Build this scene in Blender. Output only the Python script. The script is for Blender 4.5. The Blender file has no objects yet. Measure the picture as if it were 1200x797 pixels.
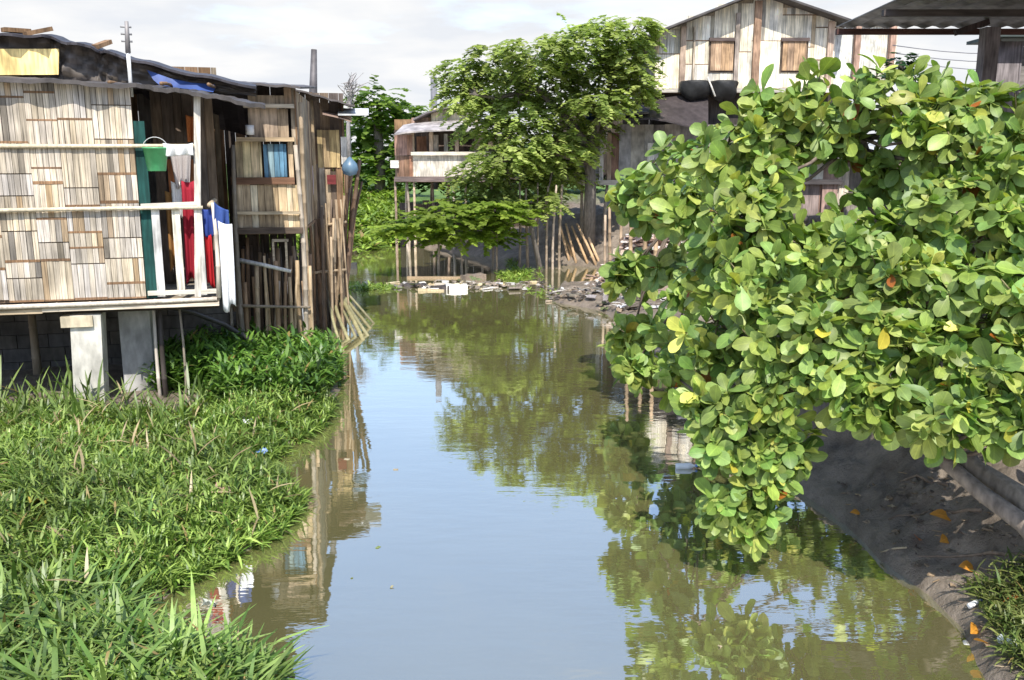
import bpy, math, random
import numpy as np
from mathutils import Vector, Matrix, noise as mnoise
R = random.Random(7)
NR = np.random.default_rng(5)
rad = math.radians
scene = bpy.context.scene
COL = scene.collection

# ------------------------------------------------------------------ camera
CAMZ, FPX, PITCH = 3.0, 1050.0, rad(11.23)
cs, sn = math.cos(PITCH), math.sin(PITCH)
cd = bpy.data.cameras.new('camera'); cam = bpy.data.objects.new('camera', cd); COL.objects.link(cam)
cam.location = (0, 0, CAMZ); cam.rotation_euler = (math.pi/2 - PITCH, 0, 0)
cd.sensor_width = 36; cd.lens = 36*FPX/1200; cd.clip_end = 2000; cd.clip_start = 0.05
scene.camera = cam

def ray(px, py):
    a = (px-600)/FPX; b = (py-398.5)/FPX
    return Vector((a, cs-sn*b, -sn-cs*b))
def P(px, py, Y):
    d = ray(px, py); t = Y/d.y
    return Vector((d.x*t, Y, CAMZ+d.z*t))
def W(px, py, z=0.0):
    d = ray(px, py); t = (z-CAMZ)/d.z
    return Vector((d.x*t, d.y*t, z))

# ------------------------------------------------------------------ materials
def nt(m):
    m.use_nodes = True
    t = m.node_tree; t.nodes.clear(); return t, t.nodes, t.links
def mat(name, base=(1,1,1), rough=.85, ns=(9,9,9), namp=.4, stain=.25, stain_s=1.3, bump=.15, metal=0.0, spec=.3, detail=5):
    m = bpy.data.materials.new(name); t, N, L = nt(m)
    out = N.new('ShaderNodeOutputMaterial'); b = N.new('ShaderNodeBsdfPrincipled')
    L.new(b.outputs[0], out.inputs[0])
    at = N.new('ShaderNodeAttribute'); at.attribute_name = 'Col'
    tc = N.new('ShaderNodeTexCoord'); mp = N.new('ShaderNodeMapping'); mp.inputs['Scale'].default_value = ns
    L.new(tc.outputs['Object'], mp.inputs[0])
    n1 = N.new('ShaderNodeTexNoise'); n1.inputs['Scale'].default_value = 1; n1.inputs['Detail'].default_value = detail
    L.new(mp.outputs[0], n1.inputs[0])
    r1 = N.new('ShaderNodeMapRange'); r1.inputs[1].default_value=.25; r1.inputs[2].default_value=.75
    r1.inputs[3].default_value = 1-namp; r1.inputs[4].default_value = 1+namp
    L.new(n1.outputs[0], r1.inputs[0])
    n2 = N.new('ShaderNodeTexNoise'); n2.inputs['Scale'].default_value = stain_s; n2.inputs['Detail'].default_value = 6
    L.new(tc.outputs['Object'], n2.inputs[0])
    r2 = N.new('ShaderNodeMapRange'); r2.inputs[1].default_value=.3; r2.inputs[2].default_value=.7
    r2.inputs[3].default_value = 1-stain; r2.inputs[4].default_value = 1+stain*.6
    L.new(n2.outputs[0], r2.inputs[0])
    mu = N.new('ShaderNodeMath'); mu.operation='MULTIPLY'; L.new(r1.outputs[0], mu.inputs[0]); L.new(r2.outputs[0], mu.inputs[1])
    v1 = N.new('ShaderNodeVectorMath'); v1.operation='MULTIPLY'; v1.inputs[1].default_value = base
    L.new(at.outputs['Color'], v1.inputs[0])
    v2 = N.new('ShaderNodeVectorMath'); v2.operation='SCALE'; L.new(v1.outputs[0], v2.inputs[0]); L.new(mu.outputs[0], v2.inputs['Scale'])
    L.new(v2.outputs[0], b.inputs['Base Color'])
    b.inputs['Roughness'].default_value = rough; b.inputs['Metallic'].default_value = metal
    b.inputs['Specular IOR Level'].default_value = spec
    if bump:
        bp = N.new('ShaderNodeBump'); bp.inputs['Strength'].default_value = bump; bp.inputs['Distance'].default_value=.02
        L.new(n1.outputs[0], bp.inputs['Height']); L.new(bp.outputs[0], b.inputs['Normal'])
    return m
def leafmat(name, rough=.42, trans=.3, spec=.5, vein=False, tint=(1.1,1.25,.5)):
    m = bpy.data.materials.new(name); t, N, L = nt(m)
    out = N.new('ShaderNodeOutputMaterial'); b = N.new('ShaderNodeBsdfPrincipled'); tr = N.new('ShaderNodeBsdfTranslucent')
    mx = N.new('ShaderNodeMixShader'); mx.inputs[0].default_value = trans
    L.new(b.outputs[0], mx.inputs[1]); L.new(tr.outputs[0], mx.inputs[2]); L.new(mx.outputs[0], out.inputs[0])
    at = N.new('ShaderNodeAttribute'); at.attribute_name = 'Col'
    src = at.outputs['Color']
    tc = N.new('ShaderNodeTexCoord'); n = N.new('ShaderNodeTexNoise'); n.inputs['Scale'].default_value = 14; n.inputs['Detail'].default_value=4
    L.new(tc.outputs['Object'], n.inputs[0])
    r = N.new('ShaderNodeMapRange'); r.inputs[1].default_value=.3; r.inputs[2].default_value=.7; r.inputs[3].default_value=.75; r.inputs[4].default_value=1.2
    L.new(n.outputs[0], r.inputs[0])
    v = N.new('ShaderNodeVectorMath'); v.operation='SCALE'; L.new(src, v.inputs[0]); L.new(r.outputs[0], v.inputs['Scale'])
    src = v.outputs[0]
    if vein:
        uv = N.new('ShaderNodeUVMap'); uv.uv_map = 'UVMap'
        sx = N.new('ShaderNodeSeparateXYZ'); L.new(uv.outputs[0], sx.inputs[0])
        # midrib + side veins from leaf coordinates u (across, 0 mid) v (along)
        a = N.new('ShaderNodeMath'); a.operation='ABSOLUTE'; L.new(sx.outputs[0], a.inputs[0])
        mr = N.new('ShaderNodeMapRange'); mr.inputs[1].default_value=.03; mr.inputs[2].default_value=.09; mr.inputs[3].default_value=1; mr.inputs[4].default_value=0
        L.new(a.outputs[0], mr.inputs[0])
        s1 = N.new('ShaderNodeMath'); s1.operation='MULTIPLY_ADD'; L.new(a.outputs[0], s1.inputs[0]); s1.inputs[1].default_value=-.35; L.new(sx.outputs[1], s1.inputs[2])
        s2 = N.new('ShaderNodeMath'); s2.operation='MULTIPLY'; L.new(s1.outputs[0], s2.inputs[0]); s2.inputs[1].default_value=50
        s3 = N.new('ShaderNodeMath'); s3.operation='SINE'; L.new(s2.outputs[0], s3.inputs[0])
        s4 = N.new('ShaderNodeMapRange'); s4.inputs[1].default_value=.75; s4.inputs[2].default_value=1; s4.inputs[3].default_value=0; s4.inputs[4].default_value=.5
        L.new(s3.outputs[0], s4.inputs[0])
        mxm = N.new('ShaderNodeMath'); mxm.operation='MAXIMUM'; L.new(mr.outputs[0], mxm.inputs[0]); L.new(s4.outputs[0], mxm.inputs[1])
        mc = N.new('ShaderNodeMix'); mc.data_type='RGBA'; mc.blend_type='MIX'
        fm = N.new('ShaderNodeMath'); fm.operation='MULTIPLY'; fm.inputs[1].default_value=.55; L.new(mxm.outputs[0], fm.inputs[0])
        vb = N.new('ShaderNodeVectorMath'); vb.operation='MULTIPLY_ADD'; vb.inputs[1].default_value=(1.3,1.25,1.3); vb.inputs[2].default_value=(.06,.07,.01); L.new(src, vb.inputs[0])
        L.new(fm.outputs[0], mc.inputs[0]); L.new(src, mc.inputs[6]); L.new(vb.outputs[0], mc.inputs[7])
        src = mc.outputs[2]
    L.new(src, b.inputs['Base Color'])
    vt = N.new('ShaderNodeVectorMath'); vt.operation='MULTIPLY'; vt.inputs[1].default_value=tint; L.new(src, vt.inputs[0]); L.new(vt.outputs[0], tr.inputs[0])
    b.inputs['Roughness'].default_value = rough; b.inputs['Specular IOR Level'].default_value = spec
    return m

M_bamboo = mat('weathered bamboo', ns=(60,60,2.0), namp=.6, stain=.35, stain_s=2.1, bump=.2, rough=.75)
M_pole = mat('bamboo pole', ns=(30,30,6), namp=.3, stain=.3, bump=.2, rough=.65)
M_wood = mat('old timber', ns=(30,30,3), namp=.5, stain=.5, stain_s=2.5, bump=.3)
M_woodh = mat('old timber planks lying', ns=(3,30,30), namp=.4, stain=.35, bump=.3)
M_zinc = mat('rusty zinc sheet', ns=(6,6,6), namp=.35, stain=.45, stain_s=2.2, rough=.6, metal=.25, bump=.1)
M_tarp = mat('crumpled tarpaulin', ns=(7,7,7), namp=.35, stain=.3, rough=.55, bump=.6)
M_conc = mat('stained concrete', ns=(14,14,5), namp=.3, stain=.5, stain_s=2.4, bump=.25)
M_cloth = mat('cotton cloth', ns=(60,60,60), namp=.1, stain=.12, bump=.1)
M_plastic = mat('scuffed plastic', ns=(20,20,20), namp=.12, stain=.15, rough=.4, bump=.05, spec=.5)
M_bark = mat('bark', ns=(25,25,7), namp=.45, stain=.35, bump=.6)
M_trash = mat('rubbish', ns=(30,30,30), namp=.35, stain=.3, bump=.3, rough=.7)
M_almond = leafmat('broad leaf', rough=.46, trans=.28, spec=.42, vein=True)
M_leaf = leafmat('small leaf', rough=.55, trans=.5, spec=.25, tint=(1.15,1.25,.75))
M_grass = leafmat('marsh leaf', rough=.42, trans=.28, spec=.45)

# ------------------------------------------------------------------ mesh builder
class MB:
    def __init__(s): s.v=[]; s.f=[]; s.c=[]; s.smooth=False
    def add(s, vs, fs, col):
        o=len(s.v); s.v.extend(tuple(v) for v in vs)
        multi = isinstance(col, list)
        for i,f in enumerate(fs):
            s.f.append(tuple(o+k for k in f)); s.c.append(col[i] if multi else col)
        return s
    def obox(s, c, ax, col):   # c centre, ax = three half-axis vectors
        c=Vector(c); a,b,d=[Vector(q) for q in ax]
        vs=[c+a*i+b*j+d*k for i in(-1,1) for j in(-1,1) for k in(-1,1)]
        fs=[(0,1,3,2),(4,6,7,5),(0,4,5,1),(2,3,7,6),(0,2,6,4),(1,5,7,3)]
        return s.add(vs,fs,col)
    def box(s, x0,x1,y0,y1,z0,z1,col):
        return s.obox(((x0+x1)/2,(y0+y1)/2,(z0+z1)/2),((abs(x1-x0)/2,0,0),(0,abs(y1-y0)/2,0),(0,0,abs(z1-z0)/2)),col)
    def bar(s, p0,p1,w,h,col,up=(0,0,1)):
        p0=Vector(p0);p1=Vector(p1); d=(p1-p0)/2; u=Vector(up); sd=d.cross(u)
        if sd.length<1e-6: sd=d.cross(Vector((0,1,0)))
        sd.normalize(); uu=sd.cross(d).normalized()
        return s.obox((p0+p1)/2,(d,sd*w/2,uu*h/2),col)
    def tube(s, path, radii, col, n=7, cap=True):
        path=[Vector(p) for p in path]
        if not isinstance(radii,(list,tuple)): radii=[radii]*len(path)
        vs=[];fs=[]; ref=Vector((.3,.9,.2))
        for i,p in enumerate(path):
            d=(path[min(i+1,len(path)-1)]-path[max(i-1,0)]).normalized()
            a=d.cross(ref)
            if a.length<.05: a=d.cross(Vector((1,0,0)))
            a.normalize(); b=d.cross(a)
            for k in range(n):
                t=2*math.pi*k/n; vs.append(p+(a*math.cos(t)+b*math.sin(t))*radii[i])
        for i in range(len(path)-1):
            for k in range(n):
                fs.append((i*n+k,i*n+(k+1)%n,(i+1)*n+(k+1)%n,(i+1)*n+k))
        if cap:
            fs.append(tuple(range(n))[::-1]); fs.append(tuple((len(path)-1)*n+k for k in range(n)))
        return s.add(vs,fs,col)
    def bamboo(s, p0,p1,r,col,n=7,node=.33,bend=.012):
        p0=Vector(p0);p1=Vector(p1); L=(p1-p0).length; k=max(2,int(L/node))
        off=Vector((R.gauss(0,1),R.gauss(0,1),R.gauss(0,1)))*bend*L
        path=[];rr=[];
        for i in range(k+1):
            t=i/k; q=p0.lerp(p1,t)+off*math.sin(math.pi*t)
            taper=1-.25*t
            if 0<i<k:
                e=(p1-p0)/L*.012
                path+= [q-e,q,q+e]; rr+=[r*taper,r*taper*1.16,r*taper]
            else: path.append(q); rr.append(r*taper)
        vs0=len(s.v); s.tube(path,rr,col,n)
        return s
    def sheet(s, rows, col, thick=0.0):   # rows: grid of points
        nr=len(rows); nc=len(rows[0]); vs=[Vector(p) for r in rows for p in r]
        fs=[(i*nc+j,i*nc+j+1,(i+1)*nc+j+1,(i+1)*nc+j) for i in range(nr-1) for j in range(nc-1)]
        s.add(vs,fs,col)
        if thick:
            vv=[v-Vector((0,0,thick)) for v in vs]; o=len(vs)
            al=vs+vv
            f2=[tuple(reversed([q+o for q in f])) for f in fs]
            bd=[j for j in range(nc)]+[i*nc+nc-1 for i in range(1,nr)]+[(nr-1)*nc+j for j in range(nc-2,-1,-1)]+[i*nc for i in range(nr-2,0,-1)]
            f3=[(bd[i],bd[i]+o,bd[(i+1)%len(bd)]+o,bd[(i+1)%len(bd)]) for i in range(len(bd))]
            n0=len(s.f); s.add(al,f2+f3,col if not isinstance(col,list) else col[0])
        return s
    def lathe(s, prof, c, col, n=16):
        c=Vector(c); vs=[];fs=[]
        for r,z in prof:
            for k in range(n):
                t=2*math.pi*k/n; vs.append(c+Vector((r*math.cos(t),r*math.sin(t),z)))
        for i in range(len(prof)-1):
            for k in range(n): fs.append((i*n+k,i*n+(k+1)%n,(i+1)*n+(k+1)%n,(i+1)*n+k))
        return s.add(vs,fs,col)
    def build(s, name, m, parent=None, smooth=False, loc=None):
        me=bpy.data.meshes.new(name); me.from_pydata(s.v,[],s.f)
        a=me.attributes.new('Col','FLOAT_COLOR','FACE')
        a.data.foreach_set('color',np.array([(c[0],c[1],c[2],1.0) for c in s.c],dtype=np.float32).ravel())
        if smooth: me.polygons.foreach_set('use_smooth',[True]*len(me.polygons))
        me.materials.append(m); me.update()
        o=bpy.data.objects.new(name,me); COL.objects.link(o)
        if parent: o.parent=parent
        if loc is not None: o.location=loc
        return o
def npmesh(name, v, f, col, m, parent=None, uv=None, smooth=True):
    v=np.asarray(v,dtype=np.float32); f=np.asarray(f,dtype=np.int32); k=f.shape[1]
    me=bpy.data.meshes.new(name)
    me.vertices.add(len(v)); me.vertices.foreach_set('co',v.ravel())
    me.loops.add(f.size); me.loops.foreach_set('vertex_index',f.ravel())
    me.polygons.add(len(f)); me.polygons.foreach_set('loop_start',np.arange(0,f.size,k,dtype=np.int32))
    try: me.polygons.foreach_set('loop_total',np.full(len(f),k,dtype=np.int32))
    except Exception: pass
    me.polygons.foreach_set('use_smooth',np.full(len(f),smooth))
    a=me.attributes.new('Col','FLOAT_COLOR','FACE')
    c=np.ones((len(f),4),dtype=np.float32); c[:,:3]=col; a.data.foreach_set('color',c.ravel())
    if uv is not None:
        u=me.uv_layers.new(name='UVMap'); u.data.foreach_set('uv',np.asarray(uv,dtype=np.float32)[f.ravel()].ravel())
    me.materials.append(m); me.update(); me.validate()
    o=bpy.data.objects.new(name,me); COL.objects.link(o)
    if parent: o.parent=parent
    return o
def tag(o,label=None,cat=None,group=None,kind=None):
    if label: o['label']=label
    if cat: o['category']=cat
    if group: o['group']=group
    if kind: o['kind']=kind
    return o
def thing(name,label,cat,loc=(0,0,0),rz=0,group=None):
    o=bpy.data.objects.new(name,None); COL.objects.link(o); o.location=loc; o.rotation_euler=(0,0,rz)
    o.empty_display_size=.2
    return tag(o,label,cat,group)
class Frame:
    def __init__(s,px,Y,deg):
        p=P(px,200,Y); s.o=Vector((p.x,p.y,0)); s.a=rad(deg)
        s.u=Vector((math.cos(s.a),math.sin(s.a),0)); s.w=Vector((-math.sin(s.a),math.cos(s.a),0))
    def hit(s,px,py,v=0.0):
        d=ray(px,py); o=Vector((0,0,CAMZ))-s.o
        t=(v-o.dot(s.w))/d.dot(s.w); q=o+d*t
        return Vector((q.dot(s.u),v,q.z))
    def world(s,l): return s.o+s.u*l[0]+s.w*l[1]+Vector((0,0,l[2]))
def jit(c,a=.15):
    k=1+R.uniform(-a,a); w=R.uniform(-.05,.09); return (c[0]*k*(1+w*.4),c[1]*k,c[2]*k*(1-w))
TAN=(.48,.37,.24); PALE=(.62,.54,.44); GREYW=(.29,.24,.18); BROWN=(.22,.135,.075); DARK=(.075,.06,.05); CREAM=(.66,.54,.36)

def woven(mb,x0,x1,z0,z1,y,colw=.31,slat=.055,base=PALE,th=.22,top=None,worn=.16):
    x=x0; ci=0
    while x<x1-.02:
        w=min(colw*R.uniform(.8,1.25),x1-x); z=z0-R.uniform(0,th)
        if x1-(x+w)<.12: w=x1-x
        while z<z1:
            h=th*R.uniform(.75,2.2)
            a=max(z,z0); b=min(z+h,z1)
            if top: b=min(b,top(x+w/2))
            if b-a>.03:
                tc=jit(base,.13); n=max(2,int(w/slat)); sw=w/n
                lean=R.uniform(.0,.012)
                for k in range(n):
                    xx=x+k*sw; g=R.uniform(.001,.004); yo=R.uniform(0,.006); c=jit(tc,.2)
                    rr_=R.random(); c=tuple(q*.45 for q in c) if rr_<worn*.38 else ((c[0]*.78,c[1]*.66,c[2]*.52) if rr_<worn else c)
                    cx=xx+sw/2
                    mb.obox((cx,y-.006-yo-lean/2,(a+b)/2),((sw/2-g,R.uniform(-.002,.002),R.uniform(-.006,.006)*0),(0,.004,0),(0,-lean/2,(b-a)/2-.006)),c)
                cc=jit((.22,.13,.07),.3)
                if R.random()<.8: mb.box(x+.004,x+w-.004,y-.018,y-.010,a-.004,a+.014+R.uniform(0,.016),cc)
            z+=h
        x+=w; ci+=1
    return mb
def boards(mb,x0,x1,z0,z1,y,bw,cols,vertical=True,gap=.006,t=.02,ragged=0.0,jy=.01):
    a0,a1=(x0,x1) if vertical else (z0,z1); a=a0
    while a<a1-.01:
        w=min(bw*R.uniform(.7,1.3),a1-a); c=jit(R.choice(cols),.2); yo=R.uniform(0,jy)
        if vertical: mb.box(a+gap/2,a+w-gap/2,y-yo,y-yo+t,z0-R.uniform(0,ragged),z1+R.uniform(-ragged,ragged),c)
        else: mb.box(x0-R.uniform(0,ragged),x1+R.uniform(0,ragged),y-yo,y-yo+t,a+gap/2,a+w-gap/2,c)
        a+=w
    return mb
def cloth_rows(p0,p1,drop,nu=14,nv=12,fold=.03,freq=3,sway=.03,taper=0.0,seed=0):
    p0=Vector(p0);p1=Vector(p1); ax=(p1-p0); nrm=Vector((-ax.y,ax.x,0))
    if nrm.length<1e-4: nrm=Vector((0,1,0))
    nrm.normalize(); rows=[]
    for j in range(nv+1):
        t=j/nv; row=[]
        for i in range(nu+1):
            u=i/nu; uu=.5+(u-.5)*(1-taper*t)
            q=p0+ax*uu+Vector((0,0,-drop*t*(1+.06*math.sin(5*u+seed))))
            q+=nrm*(fold*(.35+t)*math.sin(2*math.pi*freq*u+seed+1.3*t)+sway*t*t)
            q.z-=.02*math.sin(math.pi*u)*(1-t)
            row.append(q)
        rows.append(row)
    return rows

# ------------------------------------------------------------------ terrain and water
WP=[W(322,850),W(318,800),W(285,792),W(190,778),W(160,728),W(215,684),W(325,628),W(352,590),W(305,548),W(378,498),W(400,456),W(394,436)]
water_poly=[(-1.45,-8),(-1.32,3.5)]+[(p.x,p.y) for p in WP]+[(-3.4,14.0),(-4.2,16),(-4.6,21),(-6.5,25),(-16,26.5),(-16,29.5)]+[(W(x,y).x,W(x,y).y) for x,y in ((405,298),(425,296),(445,288))]
for px,py in [(470,286),(530,296),(590,305),(640,309),(690,313),(735,318)]:
    p=W(px,py); water_poly.append((p.x,p.y))
for px,py in [(715,332),(652,338),(648,354),(705,364),(745,395),(775,440),(800,480),(870,535),(958,590),(1010,632),(1030,655),(1079,690),(1127,734),(1146,780),(1155,797)]:
    p=W(px,py); water_poly.append((p.x,p.y))
water_poly+=[(2.75,3.5),(2.9,-8)]
WPOLY=np.array(water_poly)
def sdf(x,y):
    x=np.asarray(x,float); y=np.asarray(y,float); sh=x.shape; p=np.stack([x.ravel(),y.ravel()],1)
    d=np.full(len(p),1e9); ins=np.zeros(len(p),bool); n=len(WPOLY)
    for i in range(n):
        a=WPOLY[i]; b=WPOLY[(i+1)%n]; e=b-a; w=p-a
        t=np.clip((w@e)/(e@e),0,1); q=w-t[:,None]*e; d=np.minimum(d,(q*q).sum(1))
        c=((a[1]>p[:,1])!=(b[1]>p[:,1]))
        with np.errstate(divide='ignore',invalid='ignore'):
            xi=(b[0]-a[0])*(p[:,1]-a[1])/(b[1]-a[1]+1e-12)+a[0]
        ins^=c&(p[:,0]<xi)
    d=np.sqrt(d); d[ins]*=-1
    return d.reshape(sh)
def sst(t): t=np.clip(t,0,1); return t*t*(3-2*t)
def hval(x,y):
    x=np.asarray(x,float); y=np.asarray(y,float)
    d=sdf(x,y)
    bump=.05*np.sin(x*3.1+y*1.7)+.04*np.sin(x*5.3-y*4.1+1)+.03*np.sin(x*9.7+y*8.3)
    left=.10*sst(d/.35)+.08*sst((d-.6)/2.0)+1.0*sst((d-5)/6)
    right=.10*sst(d/.06)+.62*sst(d/1.1)+.55*sst((d-.9)/2.2)+.3*sst((d-4)/8)
    spit=.16*sst(d/.2)+.8*sst((d-1.5)/2.2)+.3*sst((d-4)/8)
    far=.25*sst(d/.3)+1.15*sst(d/2.2)+.3*sst((d-3)/8)
    wr=sst((x-.5)/.8)
    ws=sst((y-12)/4)*(1-sst((y-22.5)/1.5)); wf=sst((y-22.5)/1.5)
    rr=right*(1-ws)*(1-wf)+spit*ws*(1-wf)+far*wf
    ll=left*(1-wf)+ (left*.4+far*.5)*wf
    h=ll*(1-wr)+rr*wr
    wx_=x+.13*np.sin(y*6.1+x*2.3); wy_=y+.13*np.sin(x*5.7-y*3.1)
    rough=.035*np.sin(wx_*11+wy_*7)*np.sin(wy_*13-wx_*5)+.022*np.sin(wx_*23-wy_*17+2)*np.sin(wx_*19+wy_*29)+.012*np.sin(wx_*41+wy_*37)*np.sin(wy_*47-wx_*31)
    h=h+rough*wr*sst((d-.03)/.3)
    h=h+bump*sst(d/.5)*np.where(x<-.5,.35,.8)
    inw=-.6*sst(-d/.8)-.02
    return np.where(d>0,h+.005,inw)
def nonuni(segs):
    o=[]
    for a,b,s in segs: o+=list(np.arange(a,b,s))
    return np.array(o+[segs[-1][1]])
gx=nonuni([(-400,-60,40),(-60,-16,4),(-16,-7,.5),(-7,1,.12),(1,5.2,.045),(5.2,6,.1),(6,14,.4),(14,60,4),(60,401,40)])
gy=nonuni([(-60,-8,8),(-8,3.4,.6),(3.4,4.2,.1),(4.2,9.5,.05),(9.5,12,.11),(12,30,.2),(30,52,.8),(52,120,6),(120,801,60)])
GX,GY=np.meshgrid(gx,gy); GZ=hval(GX,GY)
# fine lumps
for _k,(sc,am) in enumerate([(1.7,.05),(4.1,.03),(9,.018)]):
    pass
nx,ny=len(gx),len(gy)
idx=np.arange(nx*ny).reshape(ny,nx)
F=np.stack([idx[:-1,:-1],idx[:-1,1:],idx[1:,1:],idx[1:,:-1]],-1).reshape(-1,4)
M_mud=bpy.data.materials.new('mud and soil')
def mk_mud():
    t,N,L=nt(M_mud); out=N.new('ShaderNodeOutputMaterial'); b=N.new('ShaderNodeBsdfPrincipled'); L.new(b.outputs[0],out.inputs[0])
    g=N.new('ShaderNodeNewGeometry'); sp=N.new('ShaderNodeSeparateXYZ'); L.new(g.outputs['Position'],sp.inputs[0])
    n=N.new('ShaderNodeTexNoise'); n.inputs['Scale'].default_value=3; n.inputs['Detail'].default_value=9; n.inputs['Roughness'].default_value=.65
    L.new(g.outputs['Position'],n.inputs[0])
    r=N.new('ShaderNodeValToRGB'); e=r.color_ramp.elements
    e[0].position=.3; e[0].color=(.10,.078,.058,1); e[1].position=.72; e[1].color=(.30,.245,.19,1)
    L.new(n.outputs[0],r.inputs[0])
    # grass-covered farther ground
    gr=N.new('ShaderNodeMapRange'); gr.inputs[1].default_value=33; gr.inputs[2].default_value=40
    L.new(sp.outputs[1],gr.inputs[0])
    n3=N.new('ShaderNodeTexNoise'); n3.inputs['Scale'].default_value=.9; n3.inputs['Detail'].default_value=8; L.new(g.outputs['Position'],n3.inputs[0])
    r3=N.new('ShaderNodeValToRGB'); e=r3.color_ramp.elements; e[0].position=.3; e[0].color=(.05,.10,.015,1); e[1].position=.7; e[1].color=(.14,.24,.04,1)
    L.new(n3.outputs[0],r3.inputs[0])
    mx=N.new('ShaderNodeMix'); mx.data_type='RGBA'; L.new(gr.outputs[0],mx.inputs[0]); L.new(r.outputs[0],mx.inputs[6]); L.new(r3.outputs[0],mx.inputs[7])
    L.new(mx.outputs[2],b.inputs['Base Color'])
    wet=N.new('ShaderNodeMapRange'); wet.inputs[1].default_value=.05; wet.inputs[2].default_value=.35; wet.inputs[3].default_value=.35; wet.inputs[4].default_value=.85
    L.new(sp.outputs[2],wet.inputs[0]); L.new(wet.outputs[0],b.inputs['Roughness'])
    bp=N.new('ShaderNodeBump'); bp.inputs['Strength'].default_value=.9; bp.inputs['Distance'].default_value=.06
    n2=N.new('ShaderNodeTexNoise'); n2.inputs['Scale'].default_value=9; n2.inputs['Detail'].default_value=9; n2.inputs['Roughness'].default_value=.7
    L.new(g.outputs['Position'],n2.inputs[0]); L.new(n2.outputs[0],bp.inputs['Height']); L.new(bp.outputs[0],b.inputs['Normal'])
mk_mud()
ground=npmesh('ground',np.stack([GX,GY,GZ],-1).reshape(-1,3),F,(1,1,1),M_mud); tag(ground,kind='structure')

M_water=bpy.data.materials.new('murky water')
def mk_water():
    t,N,L=nt(M_water); out=N.new('ShaderNodeOutputMaterial')
    b=N.new('ShaderNodeBsdfDiffuse'); gl=N.new('ShaderNodeBsdfGlossy'); mx=N.new('ShaderNodeMixShader')
    fr=N.new('ShaderNodeFresnel'); fr.inputs['IOR'].default_value=WATER_IOR
    g=N.new('ShaderNodeNewGeometry')
    n0=N.new('ShaderNodeTexNoise'); n0.inputs['Scale'].default_value=.35; n0.inputs['Detail'].default_value=5; L.new(g.outputs['Position'],n0.inputs[0])
    r=N.new('ShaderNodeValToRGB'); e=r.color_ramp.elements; e[0].position=.3; e[0].color=(.135,.125,.05,1); e[1].position=.7; e[1].color=(.175,.16,.068,1)
    L.new(n0.outputs[0],r.inputs[0]); L.new(r.outputs[0],b.inputs['Color'])
    gl.inputs['Roughness'].default_value=.015; gl.inputs['Color'].default_value=(1,1,1,1)
    mp=N.new('ShaderNodeMapping'); mp.inputs['Scale'].default_value=(1.5,4.0,1); L.new(g.outputs['Position'],mp.inputs[0])
    n=N.new('ShaderNodeTexNoise'); n.inputs['Scale'].default_value=1.2; n.inputs['Detail'].default_value=4; n.inputs['Roughness'].default_value=.5; L.new(mp.outputs[0],n.inputs[0])
    # patches of ripple and calm
    n4=N.new('ShaderNodeTexNoise'); n4.inputs['Scale'].default_value=.5; L.new(g.outputs['Position'],n4.inputs[0])
    r4=N.new('ShaderNodeMapRange'); r4.inputs[1].default_value=.4; r4.inputs[2].default_value=.7; r4.inputs[3].default_value=.25; r4.inputs[4].default_value=1
    L.new(n4.outputs[0],r4.inputs[0])
    ml=N.new('ShaderNodeMath'); ml.operation='MULTIPLY'; L.new(n.outputs[0],ml.inputs[0]); L.new(r4.outputs[0],ml.inputs[1])
    bp=N.new('ShaderNodeBump'); bp.inputs['Strength'].default_value=.13; bp.inputs['Distance'].default_value=.03; L.new(ml.outputs[0],bp.inputs['Height'])
    L.new(bp.outputs[0],gl.inputs['Normal']); L.new(bp.outputs[0],fr.inputs['Normal'])
    fm=N.new('ShaderNodeMapRange'); fm.inputs[1].default_value=0; fm.inputs[2].default_value=1; fm.inputs[3].default_value=.52; fm.inputs[4].default_value=1
    L.new(fr.outputs[0],fm.inputs[0]); L.new(fm.outputs[0],mx.inputs[0]); L.new(b.outputs[0],mx.inputs[1]); L.new(gl.outputs[0],mx.inputs[2]); L.new(mx.outputs[0],out.inputs[0])
WATER_IOR=1.4
mk_water()
wx=np.linspace(-16,12,2); wy=np.linspace(-9,60,2)
water=npmesh('water',[(-16,-9,0),(12,-9,0),(12,60,0),(-16,60,0)],[(0,1,2,3)],(1,1,1),M_water); tag(water,kind='structure')

def T(px,py,dz=0.0):
    d=ray(px,py); t=2.0; o=Vector((0,0,CAMZ)); last=t
    ts=np.arange(2,60,.04); X=d.x*ts; Y=d.y*ts; Z=CAMZ+d.z*ts
    H=np.maximum(hval(X,Y),0); k=np.argmax(Z<H)
    return Vector((X[k],Y[k],H[k]+dz))
def gz(x,y): return float(hval(np.array([x]),np.array([y]))[0])

# ------------------------------------------------------------------ hut one (nearest, left)
h1=Frame(245,10.6,14.6)
hut=thing('bamboo_hut','large stilt hut with pale woven bamboo front wall, white railed porch and dark tarp roof','hut',h1.o,h1.a)
H=h1.hit
zf=H(245,347).z; xw=H(168,300).x; XL=-4.2; zt=H(100,97).z
mb=MB(); mb.box(XL,xw,.012,.03,zf,zt,(.16,.11,.07)); woven(mb,XL,xw,zf+.01,zt,0.0,base=(.48,.42,.345)); mb.build('woven_wall',M_bamboo,hut)
mb=MB(); boards(mb,XL,-.02,zf,zt+.5,3.2,.2,[GREYW,BROWN]); mb.build('rear_wall',M_wood,hut)
mb=MB()
for k in range(12):
    y0=.02+k*.26; mb.box(XL,XL+.025,y0,y0+.25,zf,zt,jit(GREYW))
mb.build('side_wall',M_wood,hut)
mb=MB()
for k in range(13): mb.box(XL,.02,-.02+k*.25,.22+k*.25,zf-.07,zf-.035,jit(GREYW))
mb.build('floor',M_woodh,hut)
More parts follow.
